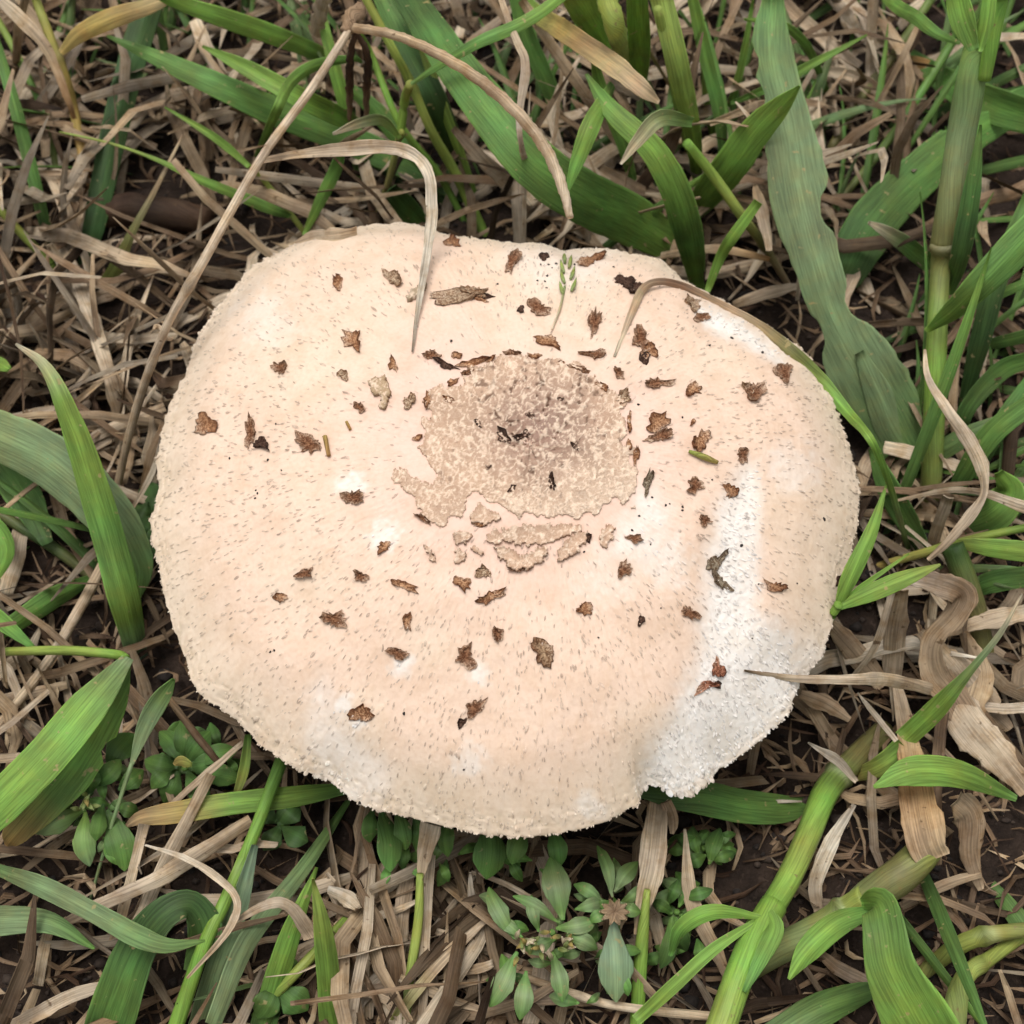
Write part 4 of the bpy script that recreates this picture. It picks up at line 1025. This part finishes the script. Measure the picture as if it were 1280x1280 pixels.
# ---- left middle
B('very broad olive green leaf curving in from the left edge', 'pg-gg-gg-g2', (30, 36, 30, 16, 4), '-40,534,54 0,545,62 69,580,66 137,645,60 172,706,38 172,748,6', fold=.12, rag=.04)
B('long green leaf with a tan tip and bluish base over the olive leaf', 't2-g1-g1-g2-g1-bg', (66, 64, 56, 46, 34, 22, -2), '20,430,3 58,461,15 89,530,29 113,599,37 137,678,40 158,757,38 174,826,24', fold=.3)
B('dark green leaf hanging below the broad olive leaf', 'g3-g2-g3', (14, 14, 8), '-20,560,26 0,580,36 34,626,42 60,680,14')
S('dark olive stem sloping under the leaves at the left', 'ol-g3-ol', (8, 6, -2), '-20,630,13 7,647,14 62,681,15 120,724,14')
B('green blade lying below the dark olive stem', 'g2-g2-g1', (-2, 12, 8), '118,722,10 69,747,27 17,781,22 -14,800,12')
B('green leaf end at the left edge above the runner', 'g1-g2', (12, 20), '-30,750,14 0,776,22 42,810,6')
B('rounded green leaf tip showing at the left edge', 'g2-g1', (10, 18), '-30,640,20 -4,660,22 8,690,20 -6,726,8')
B('small bright leaf tip at the left edge by the tan tip', 'g1-g1', (20, 26), '-30,470,10 -6,456,22 12,462,6')
B('pale straw leaning against the dry stalk at the left', 't2-t1', (6, 14), '84,572,8 130,540,13 206,508,12', dry=True)
B('thin straw tip crossing behind the dry stalk', 't2-t2', (4, 14), '134,590,3 170,520,6 212,460,3', dry=True)
B('pale fine straw following the left rim', 't2-gr', (12, 22), '156,652,4 190,590,7 204,540,4', dry=True)
# scraps lying on the cap
B('curled beige scrap of dead leaf lying on the upper left rim', 't1-t2-t1', ('c1.0', 'c2.2', 'c2.6', 'c1.4'), '370,304,6 392,297,14 418,297,22 446,292,18', dry=True, name='leaf_scrap', cat='leaf scrap', rag=.3, phi=(.4, -.3))
S('yellow straw chip lying beside a brown scale on the left of the cap', 'y-orr', ('c.9', 'c.9'), '406,545,6 411,570,5', dry=True, name='straw_chip', cat='straw chip')
S('tiny yellow straw chip lying alone on the left of the cap', 'y-orr', ('c.6', 'c.6'), '433,527,4 438,537,4', dry=True, name='straw_chip', cat='straw chip')
S('green yellow husk lying below a brown scale right of the crown', 'yg-y', ('c.9', 'c1.2', 'c.9'), '861,564,4 880,571,8 897,578,5', dry=True, name='straw_chip', cat='straw chip')
plant('flor', 'grass_floret', 'tiny green grass floret lying on the upper cap', 'grass floret', 700, 370)
S(0, 'pg-t2', ('c.5', 'c1.0', 'c.6'), '706,358,3 700,385,3 690,412,2', 'flor', name='stalk')
for q, (x, y, a) in enumerate(((704, 364, 20), (714, 360, -30), (706, 350, 25), (713, 345, -25), (705, 337, 20), (711, 331, -15), (706, 325, 5))):
    dx, dy = math.sin(math.radians(a)) * -9, -10
    S(0, 'pg-yg-pg', ('c.9', 'c1.8', 'c1.2'), f'{x},{y+4},3 {x+dx*.7:.1f},{y-3},5 {x+dx*1.4:.1f},{y-12},1.5', 'flor', name='grain')
PLANTS['flor'].location.z = PLANTS['flor'].location.z
SPK = [(320,613,3),(322,617,4),(319,623,4),(287,573,4),(335,575,4),(352,588,3),(338,815,4),(343,813,4),(505,892,5),(815,622,4),(832,632,4),(837,630,3),(853,634,4),(853,638,4),(813,681,3),(799,645,4),(790,663,4),(927,682,6),(1030,649,6),(580,962,4),(798,506,4),(853,522,4),(915,423,6),(953,441,6),(887,432,4),(676,331,4),(686,331,4),(690,335,3),(684,345,4),(681,352,4),(683,360,4),(672,351,4),(718,331,4),(695,330,5),(622,355,4),(767,334,4),(345,530,3),(940,798,3),(450,1003,6),(826,760,3),(748,797,3),(730,690,4),(996,729,3),(948,730,3),(890,600,3),(564,427,5)]
icos = [(0, 0, 1), (.89, 0, .45), (.28, .85, .45), (-.72, .53, .45), (-.72, -.53, .45), (.28, -.85, .45), (.72, .53, -.45), (-.28, .85, -.45), (-.89, 0, -.45), (-.28, -.85, -.45), (.72, -.53, -.45), (0, 0, -1)]
icof = [(0, 1, 2), (0, 2, 3), (0, 3, 4), (0, 4, 5), (0, 5, 1), (1, 6, 2), (2, 7, 3), (3, 8, 4), (4, 9, 5), (5, 10, 1), (2, 6, 7), (3, 7, 8), (4, 8, 9), (5, 9, 10), (1, 10, 6), (11, 7, 6), (11, 8, 7), (11, 9, 8), (11, 10, 9), (11, 6, 10)]
icos = np.array(icos)
sme = [mesh_from('debris_speck', icos * nrs.uniform(.6, 1.2, (12, 1)) * np.array([1, nrs.uniform(.6, 1), .7]), icof, np.tile((.022, .016, .012), (12, 1))) for _ in range(4)]
for i, (x, y, d) in enumerate(SPK):
    p, nn = oncap(x, y)
    if p is None: continue
    o = link('debris_speck', sme[i % 4], M_SPECK, None, p + nn * .0001, 'tiny black speck of debris lying on the mushroom cap', 'speck', 'black specks on the cap')
    s_ = pxm(p) * d * .5
    o.scale = (s_, s_, s_); o.rotation_euler = (0, 0, i * 1.7)

# ------------------------------------------------------------------ small oval leaved weeds
def weed(name_label, x, y, leaves, spec='g2', stemz=14, seedhead=None):
    key = 'weed%d' % len(PLANTS)
    plant(key, 'leafy_weed', name_label, 'weed', x, y)
    e = PLANTS[key]
    r = random.Random(len(PLANTS))
    q = P(x, y, stemz / 1000.)
    g = np.array([q[0], q[1], -.003])
    pts = catmull(np.array([g, (g + q) / 2 + [.001, .001, 0], q]), 5)
    V, F, C, U = tube(pts, np.full(len(pts), .0016), 'ol-g2')
    link('stem', mesh_from('stem', V - np.array(e.location), F, C, U), M_CULM, e)
    extra = []
    if len(leaves) >= 5:
        bx = [q_[2] for q_ in leaves]; by = [q_[3] for q_ in leaves]
        for k in range(15):
            cx_, cy_ = r.uniform(min(bx) + 12, max(bx) - 12), r.uniform(min(by) + 12, max(by) - 12)
            aa, ll = r.uniform(0, 6.28), r.uniform(16, 34)
            extra.append((cx_, cy_, cx_ + ll * math.cos(aa), cy_ + ll * math.sin(aa), ll * r.uniform(.5, .68), r.choice(['g3-g2', 'g2-gg', 'g2']), -5))
    for (x0, y0, x1, y1, w_, *sp) in extra + list(leaves):
        dz_ = sp[1] if len(sp) > 1 else 0
        a = np.array([x0, y0, stemz + dz_]); b = np.array([x1, y1, stemz + dz_ + r.uniform(-5, 3)])
        side = r.uniform(-.08, .08)
        rows = []
        for f, wf, up in ((-.12, .14, 0), (.02, .30, .4), (.25, .70, .8), (.5, 1.0, 1.0), (.75, .80, .8), (.92, .36, .3), (1.0, .05, 0)):
            c = a + (b - a) * f
            dx, dy = b[0] - a[0], b[1] - a[1]
            bend = side * math.sin(math.pi * max(f, 0))
            rows.append(f'{c[0] - dy * bend:.1f},{c[1] + dx * bend:.1f},{max(w_ * .88 * wf, 1.5):.1f}')
        zs = [a[2] + (b[2] - a[2]) * f + 3.0 * math.sin(math.pi * max(0, f)) for f in (-.12, .02, .25, .5, .75, .92, 1)]
        B(0, sp[0] if sp else spec, zs, ' '.join(rows), key, name='leaf', mat=M_BROAD, fold=r.uniform(.06, .16), phi=(r.uniform(-.4, .4),) * 2, rag=.10)
    if seedhead:
        for (hx, hy, n_, rad) in seedhead:
            for k in range(n_):
                aa = r.uniform(0, 6.28); d = r.uniform(0, rad)
                X, Y = hx + math.cos(aa) * d, hy + math.sin(aa) * d
                a2 = r.uniform(0, 6.28)
                B(0, r.choice(['pg-y', 'yg-pg', 'pg-t2']), (stemz + 2, stemz + 6, stemz + 8), f'{X:.1f},{Y:.1f},3 {X + 5 * math.cos(a2):.1f},{Y + 5 * math.sin(a2):.1f},6 {X + 12 * math.cos(a2):.1f},{Y + 12 * math.sin(a2):.1f},1.5', key, name='bract', mat=M_BROAD)
weed('leafy green weed with pale flower bracts below the lower rim', 690, 1165, [(640,1167,611,1110,26),(692,1149,642,1120,18),(702,1142,688,1072,40),(643,1197,612,1258,32),(657,1220,650,1274,28),(692,1197,703,1252,26),(712,1170,746,1186,24),(722,1136,756,1126,20),(700,1160,745,1150,26),(650,1170,620,1150,18),(672,1160,664,1120,20),(690,1175,655,1185,24)], 'g2-gg-g2', 22, [(660,1180,16,22),(700,1185,10,18)])
weed('leafy weed with a brown centre between pale bracts and tan sheath', 770, 1132, [(764,1115,747,1058,20),(771,1111,797,1078,24),(750,1125,718,1106,20),(767,1160,770,1252,48,'bg-gg'),(778,1130,800,1140,22),(760,1140,738,1152,18)], 'gg-g2', 20)
for q in range(10):
    a2 = q * .63
    B(0, 't3-t1', (21, 25), f'768,1140,4 {768 + 10 * math.cos(a2):.1f},{1140 + 9 * math.sin(a2):.1f},8 {768 + 19 * math.cos(a2):.1f},{1140 + 17 * math.sin(a2):.1f},2', list(PLANTS)[-1], dry=True, name='dead_bract')
weed('small dark weed right of the tan sheath under the rim notch', 846, 1140, [(839,1153,826,1210,24),(850,1130,866,1096,22),(836,1128,848,1100,18),(852,1145,876,1150,22),(845,1150,858,1188,26),(856,1120,890,1112,20),(838,1140,816,1128,18)], 'g2-g3', 10)
weed('cluster of small leaves below the dark glossy leaf', 880, 1060, [(872,1066,866,1034,20),(888,1076,900,1036,24),(880,1070,860,1080,22),(892,1074,918,1066,18),(870,1050,846,1046,20)], 'g2-g3', 8)
weed('dark oval leaves hanging out from under the lower rim', 580, 1010, [(478,1018,487,1090,38),(497,1018,507,1062,28),(520,1020,521,1064,26),(562,1025,560,1070,24),(610,1032,608,1098,50),(655,1034,640,1080,30),(690,1036,698,1084,28),(465,1015,462,1052,24)], 'g3-g2', 18)
weed('sprawling dark leafy weed below the broad runner leaves', 110, 1008, [(100,1015,40,1040,30,'g2-gg'),(107,1022,112,1082,32,'g1-gg'),(137,1020,156,1088,42),(86,995,52,984,32),(113,990,118,960,28),(137,957,167,918,38),(151,985,178,963,30),(148,1008,172,1016,24),(120,980,150,950,30),(90,1010,70,1000,30),(128,1010,120,1050,26)], 'g3-g2', 14, [(105,1003,8,12)])
weed('shaded leafy weed under the lower left rim', 230, 960, [(228,950,200,915,32),(236,950,262,915,34),(240,960,278,955,36),(236,968,262,1000,34),(222,968,205,1002,32),(218,958,182,950,34),(226,946,228,900,30),(244,952,296,938,30),(214,962,190,985,28),(250,965,300,975,30)], 'g3-g2', 10)
weed('shaded small weed beside the long green culm', 350, 1030, [(350,1028,372,1002,40),(348,1035,330,1062,30),(356,1036,384,1052,32),(344,1026,322,1008,30)], 'g3-g3', 8)
weed('dark weed leaves beneath the blades at the lower edge', 345, 1230, [(345,1228,372,1200,44),(342,1236,322,1272,40),(352,1238,384,1262,42)], 'g3-g2', 6)
weed('dark weed leaves in the shade beside the left rim', 196, 640, [(196,642,182,600,34),(192,648,172,672,30),(200,650,196,700,34),(190,640,168,630,26)], 'g3-g3', 8)
B('single small yellow leaf lying on the shaded weed', 'y-yg', (16, 20), '218,955,4 227,952,14 240,956,5', name='fallen_leaf', cat='leaf')
# ------------------------------------------------------------------ litter: loose straw pieces, soil crumbs
def straw_mesh(r, L, W, spec, bend, nseg=7):
    """one dry straw along +x, centred, closed thin section"""
    xs = np.linspace(-.5, .5, nseg)
    y = bend * L * (xs ** 2 * 4 - .3) + .02 * L * np.array([r.uniform(-1, 1) for _ in xs])
    z = r.uniform(-.05, .14) * L * (1 - xs ** 2 * 4) + .012 * L * np.array([r.uniform(-1, 1) for _ in xs])
    hw = W * .5 * np.clip(1.15 - np.abs(xs + r.uniform(-.15, .15)) ** 3 * 7, .12, 1)
    tw = np.linspace(r.uniform(-.8, .8), r.uniform(-.8, .8), nseg)
    V, C, U = [], [], []
    cs = colours(spec, np.linspace(0, 1, nseg))
    fold = r.uniform(.1, .5)
    for k in range(nseg):
        for u, dz in ((-1, 0), (0, 0), (1, 0), (1, -1), (0, -1), (-1, -1)):
            V.append((xs[k] * L, y[k] + u * hw[k] * math.cos(tw[k]), z[k] + u * hw[k] * math.sin(tw[k]) + fold * abs(u) * hw[k] + dz * .0003))
            C.append(cs[k] * (1.0 if u else .9)); U.append((u * hw[k] * 1000 + r.random() * .2, xs[k] * L * 1000))
    F = []
    for k in range(nseg - 1):
        for q in range(6):
            F.append((k * 6 + q, k * 6 + (q + 1) % 6, k * 6 + 6 + (q + 1) % 6, k * 6 + 6 + q))
    e = (nseg - 1) * 6
    F += [(0, 5, 4, 1), (1, 4, 3, 2), (e, e + 1, e + 4, e + 5), (e + 1, e + 2, e + 3, e + 4)]
    return np.array(V), F, np.array(C), np.array(U)
from mathutils import Euler
def in_cap(x, y):
    a = np.arctan2(RIM[:, 1] - APEX[1], RIM[:, 0] - APEX[0])
    b = math.atan2(y - APEX[1], x - APEX[0])
    j = int(np.argmin(np.abs(np.angle(np.exp(1j * (a - b))))))
    return math.hypot(x - APEX[0], y - APEX[1]) / np.linalg.norm(RIM[j, :2] - APEX[:2])
def density(px_, py_):                       # how thick the dry litter lies, judged from the photograph
    d = .45
    if (600 < px_ < 800 and 1050 < py_) or (30 < px_ < 310 and 900 < py_ < 1100): return .2
    if 820 < px_ < 940 and 1020 < py_ < 1200: return .15
    d = .09
    if py_ < 330: d = .75
    if px_ < 330 and py_ < 600: d = 1.0
    if px_ < 200 and 600 < py_ < 900: d = .22
    if 420 < px_ < 620 and py_ > 1060: d = .85
    if px_ > 1000 and 720 < py_ < 900: d = .25
    if px_ > 1100 and py_ < 720: d = .35
    if 115 < px_ < 275 and 225 < py_ < 330: d = .10
    if 220 < px_ < 330 and 300 < py_ < 470: d = .30
    return d
KINDS = [('pale broad piece of dry grass', 'pale straw pieces in the litter', ['t2', 't2-t1', 'w-t2'], (.0026, .0052), (.030, .085)),
         ('thin tan loose straw', 'thin tan straws in the litter', ['t1', 't1-t2', 't1-t3'], (.0011, .0022), (.030, .085)),
         ('dull brown piece of dead grass', 'brown dead grass pieces in the litter', ['t3', 't3-t1', 'gr-t3'], (.0024, .0050), (.020, .060))]
ANCH = [(30,40,'beside the yellowing shoot'),(150,120,'around the broad dark upright blade'),(200,270,'by the thick brown twig'),(100,350,'by the flat broken straw'),(30,400,'by the half green culm'),(280,180,'under the hair tipped blade'),(340,260,'under the small forked shoot'),(220,400,'under the leaning dry stalk'),(180,500,'where the dry stalk meets the soil'),(90,560,'behind the tan tipped leaf'),(440,140,'under the hanging dark seed spikes'),(560,120,'among the lime shoots'),(600,280,'behind the notch of the upper rim'),(680,120,'under the broad bending leaf'),(760,40,'under the dying yellow leaf'),(800,220,'behind the blade touching the rim'),(900,60,'beside the three bladed seedling'),(910,320,'by the slanting yellow culm'),(1040,40,'behind the bitten leaf top'),(1100,160,'between the two slanting olive culms'),(1120,320,'under the wide dark leaf'),(1250,60,'behind the tall thick culm top'),(1250,250,'right of the tall thick culm'),(1240,480,'under the arching dark blades'),(1240,620,'under the looping withered leaf'),(1100,720,'under the forked seedling'),(1240,780,'by the low olive culm'),(1080,880,'under the tapering straw'),(1230,900,'by the broad dead leaf'),(960,950,'below the lower right rim'),(1080,1040,'between the two thick culms'),(1220,1080,'by the shrivelled leaf base'),(1240,1240,'by the lime bent culm'),(1000,1240,'under the folded leaf'),(900,1150,'left of the thick green culm'),(820,1100,'beside the wide tan sheath'),(720,1250,'under the bare tan stalk'),(660,1080,'among the weed leaves'),(560,1140,'right of the torn culm'),(460,1180,'left of the torn culm'),(380,1080,'under the lower left rim'),(300,1240,'among the lower green blades'),(180,1250,'under the folded broad leaf'),(60,1220,'on the bare soil corner'),(60,1060,'below the sprawling weed'),(150,950,'among the shaded weeds'),(40,870,'under the bright runner'),(100,700,'under the olive leaf'),(170,780,'by the bluish leaf base')]
def where(x, y):
    return min(ANCH, key=lambda q: (q[0] - x) ** 2 + (q[1] - y) ** 2)[2]
protos = []
for ki, (lab, grp, specs, ws, ls) in enumerate(KINDS):
    for q in range(10):
        r = random.Random(ki * 50 + q)
        V, F, C, U = straw_mesh(r, r.uniform(*ls), r.uniform(*ws), r.choice(specs), r.uniform(-.16, .16), 9)
        protos.append((ki, mesh_from('straw_piece', V, F, C, U)))
        protos[-1][1].materials.append(M_DRY)
made = 0; tries = 0
rs = random.Random(77)
while made < 215 and tries < 8000:
    tries += 1
    X, Y = rs.uniform(-10, 1290), rs.uniform(-10, 1290)
    if rs.random() > density(X, Y): continue
    p = P(X, Y, 0.0)
    if in_cap(p[0], p[1]) < .82: continue
    ki, me = rs.choice(protos)
    if ki == 2 and rs.random() < .65: continue
    lo = min(v.co.z for v in me.vertices)
    tilt = rs.gauss(0, .16) if Y > 330 else rs.gauss(0, .34)
    half = max(abs(v.co.x) for v in me.vertices)
    z = float(ground_h(np.array(p[0]), np.array(p[1]))) - lo * .6 + abs(math.sin(tilt)) * half * .8 + rs.uniform(0, .002)
    o = link('straw_piece', me, None, None, (p[0], p[1], z), ('long ' if half > .024 else 'short ') + KINDS[ki][0] + ' ' + where(X, Y), 'straw', KINDS[ki][1])
    o.rotation_euler = (rs.gauss(0, .25), tilt, rs.uniform(0, 6.283))
    made += 1
# the uncounted rest
def scatter(name, n_, sampler, seed, mat, label, cat, nseg=5, tone=(.7, 1.1)):
    r = random.Random(seed)
    Vs, Fs, Cs, Us = [], [], [], []
    base = 0
    lib = {}
    for k in range(n_):
        s = sampler(r)
        if s is None: continue
        spec, L, W, pos, rot = s
        key = (spec, int(r.random() * 12))
        if key not in lib: lib[key] = straw_mesh(r, 1.0, .06, spec, r.uniform(-.18, .18), nseg)
        V, F, C, U = lib[key]
        V = V * np.array([L, W / .06 if True else 1, L])
        V = np.column_stack([V[:, 0], V[:, 1] * 1.0, V[:, 2]])
        m_ = np.array(Euler(rot).to_matrix())
        Vs.append(V @ m_.T + np.array(pos)); Cs.append(C * r.uniform(*tone)); Us.append(np.column_stack([U[:, 0] / 1000 * W / .06 * 1000 / 1.0 + k, U[:, 1] * L]))
        Fs.append(np.array(F) + base); base += len(V)
    return link(name, mesh_from(name, np.vstack(Vs), np.vstack(Fs), np.clip(np.vstack(Cs), 0, 1), np.vstack(Us)), mat, None, kind='stuff', label=label, cat=cat)
def s_litter(r):
    X, Y = r.uniform(-250, 1530), r.uniform(-300, 1500)
    if r.random() > density(X, Y): return None
    p = P(X, Y, 0)
    if in_cap(p[0], p[1]) < .3: return None
    deep = Y < 330 or (X < 330 and Y < 560)
    tilt = r.gauss(0, .5 if deep else .2)
    L = r.uniform(.020, .075)
    return (r.choice(['t1', 't2', 't3', 't3-t1', 'br-t3', 't2', 't1-t2', 't1']), L, r.uniform(.0011, .0048), (p[0], p[1], abs(math.sin(tilt)) * L * .45 + r.uniform(-.001, .004 if not deep else .010)), (r.gauss(0, .3), tilt, r.uniform(0, 6.283)))
scatter('dry_litter', 3900, s_litter, 5, M_DRY, 'matted dry grass litter covering the dark soil', 'litter', 5, (.30, 1.05))
def s_fine(r):
    X, Y = r.uniform(-200, 1480), r.uniform(-250, 1450)
    p = P(X, Y, 0)
    L = r.uniform(.004, .022)
    return (r.choice(['br', 't3', 'br-t3', 'br-t3', 't1']), L, r.uniform(.0004, .0020), (p[0], p[1], r.uniform(-.0015, .002)), (r.gauss(0, .3), r.gauss(0, .25), r.uniform(0, 6.283)))
scatter('fine_debris', 5200, s_fine, 6, M_DRY, 'fine dark bits of rotted grass on the soil', 'debris', 4)
def s_far(r):
    a, d = r.uniform(0, 6.283), r.uniform(.30, .8)
    x, y = d * math.cos(a), .06 + d * math.sin(a)
    X, Y = proj(np.array([[x, y, .02]]))
    if -60 < X[0] < 1340 and -60 < Y[0] < 1340: return None
    el = r.uniform(-1.4, -.5)
    L = r.uniform(.05, .14)
    return (r.choice(['g2', 'g1', 'g3', 't1', 'gg', 'g2-g1']), L, r.uniform(.003, .007), (x, y, .45 * L * abs(math.sin(el))), (0, el, r.uniform(0, 6.283)))
scatter('surrounding_grass', 3600, s_far, 9, M_LEAF, 'rough green and tan grass surrounding the mushroom patch', 'grass')
# soil crumbs
Vs, Fs, Cs = [], [], []
r = random.Random(3); base = 0
fi = np.array(icof)
for k in range(5200):
    X, Y = r.uniform(-150, 1430), r.uniform(-200, 1430)
    p = P(X, Y, 0)
    s = r.uniform(.0005, .0016) if r.random() < .9 else r.uniform(.0016, .0034)
    V = icos * nrs.uniform(.55, 1.15, (12, 1)) * s * np.array([1, r.uniform(.6, 1), r.uniform(.5, .9)])
    g = float(ground_h(np.array(p[0]), np.array(p[1])))
    Vs.append(V + np.array([p[0], p[1], g + s * .3])); Fs.append(fi + base); base += 12
    c = np.array(r.choice([(.02, .013, .009), (.036, .023, .016), (.06, .04, .028), (.014, .0095, .007)])) * r.uniform(.7, 1.3)
    Cs.append(np.tile(c, (12, 1)))
link('soil_crumbs', mesh_from('soil_crumbs', np.vstack(Vs), np.vstack(Fs), np.vstack(Cs), smooth=False), M_CRUMB, None, kind='stuff', label='dark crumbly soil scattered over the ground', cat='soil')
# background blades standing in the gaps behind the named ones
gme = []
for q in range(10):
    r = random.Random(400 + q)
    L, W = r.uniform(.040, .095), r.uniform(.0018, .0065)
    t = np.linspace(0, 1, 9)
    bend = r.uniform(.1, .55)
    pts = np.column_stack([L * t * (1 - .0 * t), L * bend * t ** 2 * r.choice((-1, 1)) * .3, L * (.75 * t - bend * t ** 2 * .7)])
    wid = W * np.clip(np.sin(np.pi * np.clip(t * .82 + .16, 0, 1)), .05, 1); wid[-1] = .0003
    V, F, C, U = ribbon(pts, wid, r.choice(['g3-g2-g1', 'g2-g1', 'g2', 'g3-g2', 'g2-gg']), (r.uniform(-.5, .5), r.uniform(-.5, .5)), r.uniform(.15, .4), seed=q)
    gme.append(mesh_from('undergrowth_blade', V, F, np.clip(C, 0, 1), U)); gme[-1].materials.append(M_LEAF)
rb = random.Random(21)
ZONES = [((700, 1280), (0, 330), 56), ((1080, 1280), (330, 720), 40), ((0, 330), (0, 220), 22), ((380, 700), (20, 260), 28), ((0, 190), (640, 900), 6), ((0, 460), (1040, 1280), 3), ((860, 1280), (1060, 1280), 3)]
ZN = [0] * 7
for (zx, zy, cnt), zn in zip(ZONES, ZN):
    k = 0
    while k < cnt:
        bx_, by_ = rb.uniform(*zx), rb.uniform(*zy)
        p = P(bx_, by_, 0)
        if in_cap(p[0], p[1]) < 1.0: 
            if rb.random() < .5: k += 1
            continue
        o = link('undergrowth_blade', rb.choice(gme), None, None, (p[0], p[1], float(ground_h(np.array(p[0]), np.array(p[1]))) - .001), 'narrow dull green blade of undergrowth ' + where(bx_, by_), 'grass blade', 'undergrowth blades')
        s = rb.uniform(.5, 1.0)
        yaw = math.atan2(p[1] - APEX[1], p[0] - APEX[0]) + rb.uniform(-1.3, 1.3)
        o.rotation_euler = (0, rb.uniform(-.35, .25), yaw); o.scale = (s, s, s)
        k += 1
